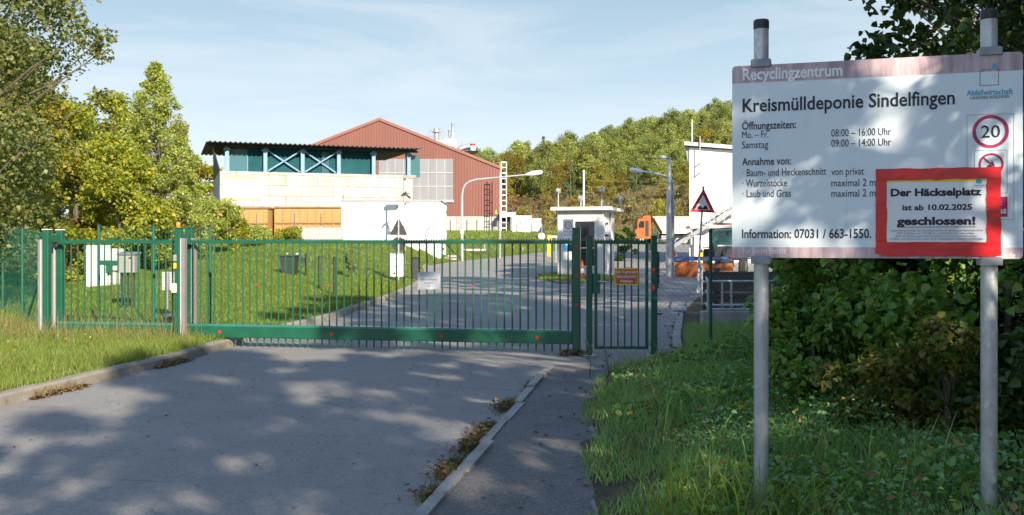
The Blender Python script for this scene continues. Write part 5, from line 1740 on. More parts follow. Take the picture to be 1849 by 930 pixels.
rw = thing('retaining_wall', 'low stained concrete wall under the tube railing', 'wall', (5.5, 17.5, 0.0))
MB().bbox(xa-.12, 8.4, 17.48, 17.75, -.1, zb2-.03, 0.015).build('wall', M['concrete'], rw)
pw_ = thing('plank_wall', 'dark weathered plank wall behind the tube railing', 'wall', (6, 19, 0.0))
for k in range(5):
    MB().bbox(xa+.2, 9.0, 19+0.01*(k%2), 19.06+0.01*(k%2), 0.02+.22*k, .2+.22*k, .006).build('plank', M['wood'], pw_)
for x in (xa+.5, xa+2.2, xa+3.9): MB().box(x-.05,x+.05,19.075,19.17,-.1,1.15).build('stud', M['wood'], pw_)

# small loose things near the strip
t = thing('steel_stub', 'short pale steel pipe end lying across the concrete strip', 'pipe', (PX(1228,20.5), 20.5, 0.1))
a = PX(1217,20.5); b = PX(1237,20.5)
MB().tube([(a,20.5,.20),(b-.06,20.5,.19)],.04,10).build('pipe', M['galv'], t, smooth=True)
MB().tube([(b-.06,20.5,.19),(b+.02,20.5,.19)],.075,12).build('flange', M['galv'], t, smooth=True)
MB().cyl((a+.1,20.5,.0),(a+.1,20.5,.17),.02,8).build('stand', M['galv_dark'], t)
t = thing('dark_gate_leaf', 'dark slatted gate leaf folded back beside the footpath lamp', 'gate', (PX(1196,34),34,0.0))
m = MB()
for k in range(14):
    f = k/13; m.box(PX(1188,34)+.55*f-.012, PX(1188,34)+.55*f+.012, 34+3.2*f-.012, 34+3.2*f+.012, .12, 1.25)
m.build('bars', M['dark_box'], t)
m = MB()
for z in (.1, 1.26): m.beam((PX(1188,34)-.02,33.95,z),(PX(1188,34)+.57,37.25,z),.05,.05)
m.build('frame', M['dark_box'], t)
MB().bbox(PX(1188,34)-.06,PX(1188,34)+.0,33.85,33.93,-.05,1.32,.006).build('post', M['chassis'], t)

# ================================================================== VEHICLES
# dump truck (local: x to the rear, cab at x=0, near side y=0)
TYD = 105.0
tk = thing('dump_truck', 'orange cab dump truck with pale grey tipper body, side on behind the gatehouse', 'truck', (PX(1147,TYD), TYD, gz(PX(1170,TYD),TYD)-0.05), R(-1))
W = 2.45
sc_ = lambda py: PZ(py,TYD) - tk.location.z
m = MB()
prof = [(0.0,0.75),(1.75,0.75),(1.75,2.95),(1.55,3.0),(0.35,2.95),(0.12,2.2),(0.0,1.7)]
m.prism([(x,0,z) for x,z in prof], (0,W,0))
cab = m.build('cab', M['orange'], tk, local=True)
MB().prism([(0.42,-0.012,1.95),(1.0,-0.012,1.95),(1.0,-0.012,2.7),(0.52,-0.012,2.7),(0.36,-0.012,2.2)], (0,0.01,0)).build('window', M['window'], cab, local=True)
MB().prism([(0.02,0.15,2.0),(0.3,0.15,2.85),(0.3,W-.15,2.85),(0.02,W-.15,2.0)], (-.02,0,0.005)).build('windscreen', M['window'], cab, local=True)
m = MB(); m.box(1.12,1.5,-.02,-.002,1.0,2.75); m.build('dark_panel', M['chassis'], cab, local=True)
MB().bbox(0.1,0.25,-.22,-.05,1.9,2.5,.01).build('mirror', M['chassis'], cab, local=True)
m = MB(); m.prism([(0.75,.2,3.0),(1.75,.2,3.0),(1.75,.2,3.35),(1.0,.2,3.3)], (0,W-.4,0)); m.build('wind_deflector', M['orange'], cab, local=True)
m = MB(); m.box(-.08,.0,.05,W-.05,.45,.95); m.build('bumper', M['cab_white'], tk, local=True)
# tipper
b = [(2.05,3.15),(9.3,3.15),(9.3,1.35),(3.1,1.35)]
m = MB(); m.prism([(x,0.02,z) for x,z in b], (0,W-.04,0)); tb = m.build('tipper_body', M['tipper'], tk, local=True)
m = MB(); m.box(1.95,9.4,-.06,.018,3.08,3.22); m.box(3.0,9.4,-.04,.018,1.30,1.42)
for x in (3.6,5.0,6.4,7.8,9.2): m.box(x-.05,x+.05,-.03,.018,1.425,3.075)
m.build('body_rim', M['tipper'], tb, local=True)
MB().box(1.8,9.2,.5,W-.5,.75,1.28).build('chassis', M['chassis'], tk, local=True)
def wheel(par, x, y0, z, r, w):
    t = MB().tube([(x,y0,z),(x,y0+.04,z),(x,y0+w-.04,z),(x,y0+w,z)],[r*.9,r,r,r*.9],24).build('wheel', M['tyre'], par, local=True, smooth=True)
    m = MB().tube([(x,y0-.012,z),(x,y0-.002,z)],r*.56,18); m.tube([(x,y0-.06,z),(x,y0-.013,z)],r*.2,10)
    m.build('rim', M['rim'], t, local=True)
for x in (0.75, 2.25, 4.75, 5.55, 6.35):
    wheel(tk, x, 0.02, .52, .52, .32); 
    MB().tube([(x,W-.34,.52),(x,W-.02,.52)],.52,20).build('wheel', M['tyre'], tk, local=True)
m = MB(); m.box(2.9,4.1,.05,.5,.55,1.1); m.build('tank', M['galv_dark'], tk, local=True)
m = MB()
for x in (4.75,5.55,6.35): 
    for k in range(6):
        a0, a1 = R(20+23.3*k), R(20+23.3*(k+1))
        m.prism([(x+.6*math.cos(a0),.0,.52+.6*math.sin(a0)),(x+.6*math.cos(a1),.0,.52+.6*math.sin(a1)),(x+.64*math.cos(a1),.0,.52+.64*math.sin(a1)),(x+.64*math.cos(a0),.0,.52+.64*math.sin(a0))],(0,.35,0))
m.build('mudguard', M['chassis'], tk, local=True)

# tractor with snow plough, facing the camera, slightly turned left
TRY = 45.2
tr = thing('tractor', 'municipal tractor with green tinted cab carrying an orange snow plough', 'tractor', (PX(1308,TRY), TRY, gz(PX(1308,TRY),TRY)), R(-14))
# local: y to the rear, front at y=0
MB().bbox(-.38,.38,0.0,1.6,.75,1.55,.06).build('bonnet', M['white_paint'], tr, local=True)
MB().box(-.32,.32,-.03,-.003,.85,1.45).build('grille', M['chassis'], tr, local=True)
for s in (-1,1): MB().bbox(s*.24-.09,s*.24+.09,-.05,-.031,1.28,1.42,.01).build('headlight', M['sign_white'], tr, local=True)
m = MB()
for x in (-.72,.72):
    m.beam((x*.8,1.55,1.2),(x,1.75,2.35),.07,.07); m.beam((x,2.95,1.2),(x,2.9,2.35),.07,.07); m.beam((x,1.75,2.35),(x,2.9,2.35),.07,.07)
m.beam((-.72,1.75,2.35),(.72,1.75,2.35),.07,.07); m.box(-.7,.7,1.6,2.95,.8,1.2)
m.build('cab_frame', M['dark_green'], tr, local=True)
m = MB(); m.prism([(-.6,1.575,1.21),(.6,1.575,1.21),(.7,1.745,2.31),(-.7,1.745,2.31)],(0,.012,0))
for s in (-1,1): m.add([(s*.62,1.6,1.21),(s*.72,2.93,1.21),(s*.72,2.88,2.31),(s*.72,1.78,2.31)],[(0,1,2,3)])
m.build('windscreen', M['green_glass'], tr, local=True)
MB().bbox(-.45,.45,2.2,2.7,1.21,1.75,.05).build('seat', M['chassis'], tr, local=True)
MB().bbox(-.82,.82,1.6,3.0,2.39,2.55,.05).build('cab_roof', M['white_paint'], tr, local=True)
MB().bbox(-.6,.6,1.9,2.05,2.551,2.65,.02).build('light_bar', M['orange'], tr, local=True)
def wheel_y(x0, y, r, w):
    m = MB(); t = m.tube([(x0,y,r),(x0+.05,y,r),(x0+w-.05,y,r),(x0+w,y,r)],[r*.88,r,r,r*.88],22).build('wheel', M['tyre'], tr, local=True, smooth=True)
    for xx in (x0-.012, x0+w+.002): MB().tube([(xx,y,r),(xx+.01,y,r)],r*.5,16).build('rim', M['white_paint'], t, local=True)
wheel_y(-1.0,.5,.5,.34); wheel_y(.66,.5,.5,.34); wheel_y(-1.1,2.5,.68,.42); wheel_y(.68,2.5,.68,.42)
for s in (-1,1): MB().bbox(s*.89-.24,s*.89+.24,1.9,3.1,1.4,1.46,.02).build('mudguard', M['white_paint'], tr, local=True)
m = MB()
m.beam((-.3,-.6,.55),(-.3,.1,.8),.1,.12); m.beam((.3,-.6,.55),(.3,.1,.8),.1,.12); m.box(-.45,.45,-.35,-.1,.5,1.5); m.beam((0,-.7,.9),(0,-.3,1.35),.09,.09)
m.build('plough_mount', M['sign_back'], tr, local=True)
# plough: two curved blades, set at an angle
def blade(name, x0, x1, yoff, z0, z1, dy):
    m = MB(); n = 8
    pts = []
    for i in range(n+1):
        a = i/n; z = z0+(z1-z0)*a; y = yoff-0.12*math.sin(a*math.pi*.9)+.10*a
        pts.append((y, z))
    vs = [(x0,y,z) for y,z in pts]+[(x1,y+dy,z) for y,z in pts]; nn = n+1
    vs += [(x0,y+.04,z) for y,z in pts]+[(x1,y+dy+.04,z) for y,z in pts]
    fs = []
    for i in range(n): fs += [(i,i+1,nn+i+1,nn+i)[::-1],(2*nn+i,3*nn+i,3*nn+i+1,2*nn+i+1)[::-1]]
    fs += [tuple([i for i in range(nn)]+[2*nn+i for i in range(nn-1,-1,-1)]), tuple([nn+i for i in range(nn-1,-1,-1)]+[3*nn+i for i in range(nn)])]
    m.add(vs, fs)
    return m.build(name, M['plough'], tr, local=True, smooth=True)
pb = blade('snow_plough', -2.27, -1.22, -1.15, .04, .80, -.1)
blade('snow_plough', -1.2, .42, -1.0, .34, .70, .1)
m = MB(); m.prism([(-2.3,-1.25,.82),(.40,-1.05,.82),(.32,-.85,1.02),(-2.2,-1.0,1.02)],(0,.03,0)); m.build('rubber_flap', M['plough_blue'], tr, local=True)
m = MB(); m.beam((-2.3,-.9,.5),(-.2,-.6,.5),.1,.1); m.beam((-2.3,-.9,.9),(.3,-.7,.9),.08,.08); m.build('plough_frame', M['sign_back'], tr, local=True)
for x in (-2.32, .36):
    fl = MB().prism([(x-.02,-1.1,1.0),(x+.18,-1.1,1.0),(x+.04,-1.1,1.34)],(0,.015,0)).build('marker_flag', M['sign_red'], tr, local=True)
    MB().prism([(x+.09,-1.112,1.0),(x+.18,-1.112,1.0),(x+.12,-1.112,1.14)],(0,.01,0)).build('white_stripe', M['sign_white'], fl, local=True)

# ================================================================== VEGETATION
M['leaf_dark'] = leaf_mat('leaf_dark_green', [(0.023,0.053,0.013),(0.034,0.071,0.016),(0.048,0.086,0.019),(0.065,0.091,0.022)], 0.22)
M['leaf_hazel'] = leaf_mat('leaf_hazel', [(0.090,0.192,0.032),(0.121,0.241,0.040),(0.170,0.302,0.048),(0.081,0.170,0.040),(0.282,0.302,0.060)], 0.32)
M['leaf_bramble'] = leaf_mat('leaf_bramble', [(0.095,0.220,0.066),(0.148,0.299,0.089),(0.203,0.337,0.100),(0.120,0.259,0.112)], 0.2, 0.38, 0.45)
M['leaf_yellowing'] = leaf_mat('leaf_yellowing', [(0.063,0.116,0.019),(0.116,0.158,0.026),(0.210,0.179,0.032),(0.079,0.116,0.021),(0.168,0.100,0.032)], 0.3)
M['leaf_maple'] = leaf_mat('leaf_field_maple', [(0.168,0.234,0.037),(0.236,0.278,0.039),(0.354,0.342,0.043),(0.197,0.266,0.043),(0.590,0.443,0.037)], 0.42)
M['leaf_gold'] = leaf_mat('leaf_gold', [(0.249,0.240,0.030),(0.343,0.277,0.035),(0.156,0.204,0.035),(0.467,0.314,0.043)], 0.42)
M['leaf_birch'] = leaf_mat('leaf_birch', [(0.290,0.341,0.085),(0.377,0.414,0.105),(0.227,0.292,0.074),(0.478,0.438,0.124)], 0.42)
M['leaf_oak'] = leaf_mat('leaf_oak', [(0.110,0.148,0.050),(0.158,0.198,0.071),(0.237,0.248,0.090),(0.090,0.129,0.044),(0.278,0.229,0.060)], 0.42)
M['leaf_red'] = leaf_mat('leaf_red_orange', [(0.336,0.102,0.030),(0.240,0.144,0.036),(0.156,0.144,0.030),(0.396,0.156,0.036)], 0.42)
M['leaf_hill'] = leaf_mat('leaf_hill', [(0.194,0.237,0.076),(0.254,0.289,0.090),(0.315,0.319,0.102),(0.153,0.206,0.067)], 0.42, objvar=0.03)
M['leaf_hill_gold'] = leaf_mat('leaf_hill_gold', [(0.234,0.207,0.041),(0.317,0.234,0.039),(0.193,0.193,0.041)], 0.42, objvar=0.03)
M['leaf_conifer'] = leaf_mat('leaf_conifer', [(0.072,0.108,0.050),(0.100,0.140,0.061),(0.134,0.172,0.072)], 0.1, objvar=0.03)
M['scrub'] = leaf_mat('scrub_leaf', [(0.208,0.169,0.072),(0.156,0.169,0.052),(0.260,0.182,0.091),(0.130,0.150,0.046)], 0.2, objvar=0.06)
M['scrub_red'] = leaf_mat('scrub_red_leaf', [(0.286,0.130,0.091),(0.221,0.143,0.065),(0.312,0.182,0.104)], 0.2, objvar=0.03)
M['grass'] = leaf_mat('grass_sunny', [(0.119,0.188,0.025),(0.163,0.225,0.033),(0.206,0.244,0.043),(0.094,0.156,0.022),(0.275,0.250,0.094)], 0.3, 0.5)
M['grass_lawn'] = leaf_mat('grass_lawn', [(0.103,0.172,0.018),(0.138,0.207,0.023),(0.178,0.218,0.030),(0.086,0.149,0.018)], 0.3, 0.5)
M['grass_shade'] = leaf_mat('grass_verge', [(0.115,0.244,0.067),(0.172,0.329,0.087),(0.244,0.401,0.099),(0.145,0.287,0.087),(0.459,0.432,0.172)], 0.28, 0.45)
M['dry'] = leaf_mat('dry_stalks', [(0.220,0.165,0.083),(0.154,0.110,0.055),(0.264,0.209,0.099),(0.110,0.116,0.044)], 0.15, 0.7)
M['moss'] = leaf_mat('moss_weed', [(0.10,0.085,0.035),(0.14,0.12,0.05),(0.085,0.10,0.03),(0.07,0.055,0.03)], 0.15, 0.8)
M['litter'] = leaf_mat('fallen_leaf', [(0.200,0.110,0.040),(0.130,0.075,0.035),(0.280,0.190,0.050),(0.090,0.060,0.035)], 0.1, 0.7)
M['flower'] = leaf_mat('yellow_flower', [(0.650,0.450,0.020),(0.700,0.500,0.030)], 0.2)

def unit(rng, n):
    v = rng.normal(size=(n,3)); return v/np.linalg.norm(v, axis=1, keepdims=True)

def leaves(rng, pos, L, W, droop=0.35, up=0.2, fold=0.25, vary=0.35, six=False):
    """leaf faces at pos: each a pointed folded blade"""
    n = len(pos)
    nrm = unit(rng, n); nrm[:,2] = np.abs(nrm[:,2]) + up
    nrm /= np.linalg.norm(nrm, axis=1, keepdims=True)
    d = unit(rng, n); d[:,2] -= droop
    d -= nrm*(d*nrm).sum(1, keepdims=True); d /= np.linalg.norm(d, axis=1, keepdims=True)+1e-9
    s = np.cross(nrm, d)
    k = (1 + vary*rng.uniform(-1,1,(n,1)))
    l, w = L*k, W*k
    if not six:
        v = np.stack([pos, pos+d*l*0.42+s*w*0.5+nrm*w*fold, pos+d*l-nrm*l*0.12, pos+d*l*0.42-s*w*0.5+nrm*w*fold], 1).reshape(-1,3)
        f = np.arange(4*n).reshape(n,4)
        return v, f
    m1 = pos+d*l*0.33; m2 = pos+d*l*0.68-nrm*l*0.05
    v = np.stack([pos, m1+s*w*0.5+nrm*w*fold, m2+s*w*0.36+nrm*w*fold*0.7, pos+d*l-nrm*l*0.16, m2-s*w*0.36+nrm*w*fold*0.7, m1-s*w*0.5+nrm*w*fold], 1).reshape(-1,3)
    b = np.arange(n)*6
    f = np.concatenate([np.stack([b,b+1,b+2,b+3],1), np.stack([b,b+3,b+4,b+5],1)])
    return v, f

def clump_points(rng, clumps, n, flat=0.8, shell=0.45):
    c = np.array([q[:3] for q in clumps]); r = np.array([q[3] for q in clumps])
    p = r**1.4; p /= p.sum()
    i = rng.choice(len(clumps), n, p=p)
    u = unit(rng, n)
    rad = r[i]*rng.uniform(0,1,n)**shell
    o = u*rad[:,None]; o[:,2] *= flat
    return c[i]+o

def tree(name, label, loc, h, rad, base, nleaf, L, W, lm, bm, seed, nclump=28, shape='round', trunk_r=None, lean=(0,0), group=None, cat='tree', clump_r=None, cz_scale=1.0, six=False, extra=None, shell=0.45):
    rng = np.random.default_rng(seed)
    z0 = gz(loc[0], loc[1]) - 0.05
    t = thing(name, label, cat, (loc[0], loc[1], z0), 0, group)
    tr = trunk_r or h*0.018
    clumps = []
    H = h-base
    for i in range(nclump):
        for _ in range(30):
            q = rng.uniform(0.02, 1.0) if shape != 'cone' else 0.03+0.97*((i+rng.uniform())/nclump)**1.15
            if shape == 'cone': rr = rad*(1-q)**0.75*(0.35+0.65*min(1, q*6))*rng.uniform(0.7, 1.2)
            elif shape == 'column': rr = rad*(1-q**2.2)**0.6*(0.55+0.45*min(1, q*4))
            else: rr = rad*math.sqrt(max(0.02, 1-(2*q-0.95)**2*0.98))
            a = rng.uniform(0, 2*math.pi) if shape != 'cone' else i*2.39996+rng.normal(0, .5)
            dd = rr*rng.uniform(0.15, 1)**0.55
            x, y, z = dd*math.cos(a)+lean[0]*q, dd*math.sin(a)+lean[1]*q, base+H*q
            break
        cr_ = (clump_r or rad*0.36)*rng.uniform(0.65, 1.2)*(1-0.45*q if shape != 'round' else 1)
        clumps.append((x, y, min(z, h-cr_*0.5), cr_))
    if extra: clumps += extra
    # trunk and limbs
    mb = MB()
    pts = []
    n = 7
    for i in range(n+1):
        q = i/n
        pts.append((lean[0]*q*0.8+0.03*h*math.sin(q*5+seed)*0.3, lean[1]*q*0.8+0.03*h*math.cos(q*4+seed)*0.3, (base+H*0.86)*q))
    mb.tube(pts, [tr*(1.25 if i == 0 else 1)*(1-0.85*i/n)+0.006 for i in range(n+1)], 8)
    for c in clumps[::1]:
        zt = max(base*0.7, c[2]-0.35*H*rng.uniform(0.4,0.8)) if H > 1 else c[2]*0.5
        zt = min(zt, (base+H*0.8))
        q = zt/(base+H*0.86); k = min(n-1, int(q*n)); fr = q*n-k
        p0 = Vector(pts[k])*(1-fr)+Vector(pts[k+1])*fr
        p1 = Vector(c[:3])
        L_ = (p1-p0).length
        mid = p0.lerp(p1, 0.35) + Vector((rng.normal(0,.05*L_), rng.normal(0,.05*L_), -0.06*L_+rng.normal(0,.03*L_)))
        mid2 = p0.lerp(p1, 0.7) + Vector((rng.normal(0,.05*L_), rng.normal(0,.05*L_), rng.normal(0,.05*L_)))
        r0 = max(0.008, tr*0.34*(1-q*0.6))
        mb.tube([p0, mid, mid2, p1], [r0, r0*0.6, r0*0.4, r0*0.2], 5, cap=False)
    mb.build('trunk', bm, t, local=True, smooth=True)
    pos = clump_points(rng, clumps, nleaf, shell=shell)
    v, f = leaves(rng, pos, L, W, six=six, vary=0.45)
    np_mesh('crown', v, f, [lm], parent=t)
    return t

# --- trees on the left
tree('leaning_tree', 'dark grey green tree at the left edge whose branch hangs into the sky', (PX(-150,19), 19), 9.6, 3.0, 1.0, 34000, 0.09, 0.07, M['leaf_oak'], M['bark'], 11, 44,
     extra=[(P(60,60,19).x-PX(-150,19), .3, 6.3, .75),(P(110,75,19).x-PX(-150,19), .1, 5.9, .55),(P(150,100,19).x-PX(-150,19), 0, 5.55, .42),(P(175,110,19).x-PX(-150,19), .1, 5.2, .30),(P(182,88,19).x-PX(-150,19), .1, 5.55, .28),(P(120,50,19).x-PX(-150,19), -.2, 6.3, .35),
            (P(20,20,19).x-PX(-150,19), 0, 6.9, .9),(P(-20,60,19).x-PX(-150,19), .2, 6.2, 1.0),(P(178,183,19).x-PX(-150,19), 0.1, 4.35, .20),(P(90,118,19).x-PX(-150,19), 0, 5.2, .22),(P(40,110,19).x-PX(-150,19), .2, 5.3, .6),(P(5,140,19).x-PX(-150,19), .3, 5.0, .7),(P(20,200,19).x-PX(-150,19), .3, 4.3, .55),(P(-10,260,19).x-PX(-150,19), .3, 3.6, .7),(P(25,330,19).x-PX(-150,19), .5, 2.8, .6),(P(80,25,19).x-PX(-150,19), .1, 6.6, .5)])
tree('dark_tree', 'shadowy tree with orange tinged leaves behind the leaning tree at the left edge', (PX(-30,25), 25), 7.4, 1.9, 0.4, 8000, 0.14, 0.10, M['leaf_oak'], M['bark'], 12, 24)
tree('golden_tree', 'golden yellow tree beside the dark tree at the left edge', (PX(62,30), 30), 5.6, 1.5, 0.5, 8000, 0.13, 0.10, M['leaf_gold'], M['bark'], 13, 24)
tree('field_maple', 'broad yellow green maple behind the wire fence, left of the birch', (PX(140,31), 31), 5.3, 1.9, 0.3, 22000, 0.10, 0.085, M['leaf_maple'], M['bark'], 14, 34)
tree('field_maple', 'low bushy maple with yellow tips in front of the birch', (PX(218,29), 29), 3.7, 1.35, 0.1, 14000, 0.095, 0.085, M['leaf_maple'], M['bark'], 15, 26)
tree('field_maple', 'round olive maple between the golden tree and the broad maple', (PX(108,36), 36), 5.9, 1.9, 0.3, 14000, 0.115, 0.095, M['leaf_maple'], M['bark'], 16, 26)
tree('birch_tree', 'tall pointed pale green birch right of the maples', (PX(282,34), 34), 7.3, 2.35, 0.3, 36000, 0.085, 0.06, M['leaf_birch'], M['bark_pale'], 17, 260, shape='cone', clump_r=0.36, trunk_r=0.07)
tree('birch_sapling', 'second thinner birch stem close to the right of the tall birch', (PX(330,36), 36), 5.0, 0.95, 0.3, 9000, 0.09, 0.065, M['leaf_birch'], M['bark_pale'], 18, 50, shape='cone', clump_r=0.4, trunk_r=0.045)
tree('copse_tree', 'olive tree forming the skyline between the golden tree and the birch', (PX(205,48), 48), 7.6, 2.6, 0.4, 11000, 0.17, 0.13, M['leaf_maple'], M['bark'], 19, 30)
tree('copse_tree', 'tree with orange top showing just left of the birch', (PX(243,52), 52), 7.2, 2.0, 0.4, 8000, 0.18, 0.14, M['leaf_gold'], M['bark'], 20, 24)
tree('copse_tree', 'olive tree behind the round maple in the left copse', (PX(130,50), 50), 7.4, 2.7, 0.4, 9000, 0.18, 0.14, M['leaf_maple'], M['bark'], 21, 26)
tree('copse_tree', 'green tree behind the dark tree at the far left', (PX(20,46), 46), 9.5, 2.8, 0.4, 9000, 0.18, 0.14, M['leaf_oak'], M['bark'], 22, 26)
tree('copse_tree', 'yellow tree in the gap between the dark tree and the golden tree', (PX(45,40), 40), 7.2, 2.0, 0.4, 8000, 0.16, 0.12, M['leaf_gold'], M['bark'], 23, 26)
for i, (px, Y, h, lb) in enumerate(((350, 92, 7.5, 'autumn tree left of the dark canopy, the taller one'), (372, 95, 6.6, 'autumn tree half hidden behind the end of the dark canopy'), (330, 88, 6.0, 'olive tree low behind the right side of the birch'), (300, 85, 7.0, 'autumn tree behind the lower part of the birch'))):
    tree('autumn_tree', lb, (PX(px,Y), Y), h, 2.4, 0.3, 3500, 0.30, 0.24, M['leaf_gold'] if i < 2 else M['leaf_maple'], M['bark'], 30+i, 18)
for i, (px, Y, h, r, mt, lb) in enumerate((
        (18, 24, 2.3, 1.0, 'leaf_red', 'reddish orange bush behind the wire fence at the left edge'),
        (75, 25, 1.9, 1.0, 'leaf_maple', 'yellow green bush behind the wire fence, right of the reddish one'),
        (150, 30, 2.1, 0.6, 'leaf_red', 'small bush with orange leaves among the maples'),
        (125, 26, 1.5, 0.9, 'leaf_maple', 'low bush behind the far end of the gate'),
        (270, 30, 1.7, 1.1, 'leaf_maple', 'bush with yellow leaves at the foot of the birch'),
        (345, 38, 2.2, 0.9, 'leaf_birch', 'pale green bush right behind the beacon lamp'),
        (385, 40, 2.4, 1.0, 'leaf_birch', 'leafy bush in front of the ribbed ochre container'),
        (418, 42, 2.0, 0.9, 'leaf_maple', 'low bush in front of the short ochre container'),
        (455, 46, 1.0, 0.8, 'leaf_birch', 'knee high bush along the lawn edge before the containers'),
        (520, 58, 0.9, 0.9, 'leaf_maple', 'low bush in the gap between the ochre containers'))):
    tree('bush', lb, (PX(px,Y), Y), h, r, 0.05, 5200, 0.09, 0.075, M[mt], M['bark'], 50+i, 18, cat='bush', trunk_r=0.03)
tree('sapling', 'thin young sapling on the lawn behind the middle of the gate', (PX(632,33), 33), 1.15, 0.28, 0.25, 260, 0.10, 0.06, M['leaf_oak'], M['bark'], 70, 9, trunk_r=0.012, clump_r=0.12)
tree('hedge_bush', 'dark bush between the gatehouse and the yard, behind the small gate', (PX(1056,47.5), 46.2), 1.9, 0.55, 0.05, 3500, 0.09, 0.07, M['leaf_dark'], M['bark'], 71, 14, cat='bush', trunk_r=0.03)
tree('hedge_bush', 'round dark bush right of the gatehouse wall', (PX(1128,62), 62), 2.3, 0.8, 0.05, 3500, 0.11, 0.08, M['leaf_dark'], M['bark'], 72, 14, cat='bush', trunk_r=0.03)

# --- trees on the right: in shade, some of them out of view but throwing the shade over the road
big = []
for k, (x, y, h, rr, bs, nl, seed, lb) in enumerate((
        (7.5, -9.7, 13.4, 3.3, 2.2, 31000, 101, 'tall broadleaf tree beside the road, behind the viewer'),
        (9.0, -1.6, 15.5, 4.0, 2.0, 30000, 102, 'tall broadleaf tree above the bank, level with the viewer'),
        (5.3, 0.0, 7.6, 2.1, 2.2, 9500, 104, 'smaller broadleaf tree between two tall ones on the right bank'),
        (4.7, -6.8, 9.0, 2.4, 2.6, 19000, 105, 'low broadleaf tree closest to the road, behind the viewer'))):
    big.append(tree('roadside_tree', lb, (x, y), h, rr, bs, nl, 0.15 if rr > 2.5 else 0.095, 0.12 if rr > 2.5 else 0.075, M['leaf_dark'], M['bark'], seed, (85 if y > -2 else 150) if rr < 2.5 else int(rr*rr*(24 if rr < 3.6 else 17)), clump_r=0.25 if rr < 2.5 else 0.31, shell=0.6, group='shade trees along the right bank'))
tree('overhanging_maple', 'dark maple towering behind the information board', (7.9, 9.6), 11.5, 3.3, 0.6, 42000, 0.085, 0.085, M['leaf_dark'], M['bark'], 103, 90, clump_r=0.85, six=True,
     extra=[(-3.55,-.3,2.9,.5),(-3.7,.2,3.6,.55),(-4.0,.1,4.15,.4),(-3.0,0,2.6,.6),(-3.3,-.2,3.3,.55),(-2.6,.1,2.9,.8),(-3.5,0,4.6,.7),(-2.8,0,4.2,.8),(-4.25,0,3.45,.22),(-2.2,-.3,2.2,.9)])
for k, (dx, dy, sc, rot, lb) in enumerate(((9.3, 4.6, 1.0, 1.3, 'tall shade tree on the bank right of the information board'), (11.0, 15.5, 1.05, 2.4, 'tall shade tree on the bank behind the overhanging maple'),
                                    (13.2, 21.5, 1.1, 4.0, 'tall shade tree right of the plank wall'), (16.0, 27.5, 1.15, 5.2, 'farthest shade tree of the row on the right bank'))):
    copy_tree(big[k % 2], (dx, dy, gz(dx,dy)-.05), rot, lb, (sc,sc,sc))

def hedge(label, x, y, h, r, n, mt, seed, L=0.065, W=0.048, name='shrub'):
    return tree(name, label, (x, y), h, r, 0.05, n, L, W, M[mt], M['bark'], seed, int(16+r*14), cat='shrub', trunk_r=0.03, six=True, clump_r=r*0.38)
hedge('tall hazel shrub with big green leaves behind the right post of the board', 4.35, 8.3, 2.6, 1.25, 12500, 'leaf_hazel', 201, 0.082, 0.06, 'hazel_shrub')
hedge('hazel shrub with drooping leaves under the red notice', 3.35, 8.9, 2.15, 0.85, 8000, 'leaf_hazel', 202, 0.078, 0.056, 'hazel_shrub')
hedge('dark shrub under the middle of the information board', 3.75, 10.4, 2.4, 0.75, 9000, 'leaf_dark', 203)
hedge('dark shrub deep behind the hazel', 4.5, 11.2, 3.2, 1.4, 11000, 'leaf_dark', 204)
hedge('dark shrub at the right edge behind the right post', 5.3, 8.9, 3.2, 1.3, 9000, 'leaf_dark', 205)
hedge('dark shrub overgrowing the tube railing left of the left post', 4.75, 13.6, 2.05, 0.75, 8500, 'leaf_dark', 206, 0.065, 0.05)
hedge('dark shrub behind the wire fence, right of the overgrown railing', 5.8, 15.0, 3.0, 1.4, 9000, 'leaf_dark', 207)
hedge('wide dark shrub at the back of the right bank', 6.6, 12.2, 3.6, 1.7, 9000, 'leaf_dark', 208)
hedge('low shrub with yellowing leaves between the two posts', 2.8, 7.35, 0.75, 0.36, 2600, 'leaf_yellowing', 209, 0.055, 0.042)
hedge('low yellow green shrub in front of the right post', 3.25, 7.0, 0.95, 0.34, 2200, 'leaf_yellowing', 210, 0.06, 0.045)
hedge('tiny shrub with light green tips near the left post', 2.75, 8.6, 0.85, 0.38, 2300, 'leaf_hazel', 211, 0.07, 0.05)
hedge('dark low shrub at the lower right corner', 3.75, 6.6, 0.9, 0.55, 3200, 'leaf_dark', 212, 0.075, 0.055)

# brambles and nettles: a carpet nobody could count
rng = np.random.default_rng(77)
def scatter(n, x0, x1, y0, y1, keep):
    x = rng.uniform(x0, x1, n); y = rng.uniform(y0, y1, n)
    k = keep(x, y); return x[k], y[k]
def vnoise(x, y, s, ph=0.0):
    return 0.5+0.25*(np.sin(x*s+ph+1.7*np.sin(y*s*0.7+ph*2))+np.sin(y*s*1.13-ph+1.3*np.sin(x*s*0.9+ph)))
x, y = scatter(52000, 0.9, 6.5, 4.2, 13.5, lambda x, y: (x-xr(y) > 0.55+0.35*np.sin(y*2.1)) & (vnoise(x, y, 2.6) > 0.16))
hgt = 0.10+0.34*vnoise(x, y, 3.4, 1.0)*np.clip((x-xr(y)-0.4)/1.6, 0.15, 1.1)
hgt = hgt*(0.55+0.9*vnoise(x, y, 6.3, 4.0))
pos = np.stack([x, y, gz_arr(x, y)+hgt*rng.uniform(0.25, 1.0, len(x))], 1)
q = rng.uniform(0, 1, len(x))
v, f = leaves(rng, pos[q < 0.72], 0.038, 0.028, droop=0.15, up=0.9, vary=0.5, six=True)
tag(np_mesh('undergrowth', v, f, [M['leaf_bramble']]), kind='stuff')
k = (q >= 0.72) & (vnoise(x, y, 1.7, 2.2) > 0.42)
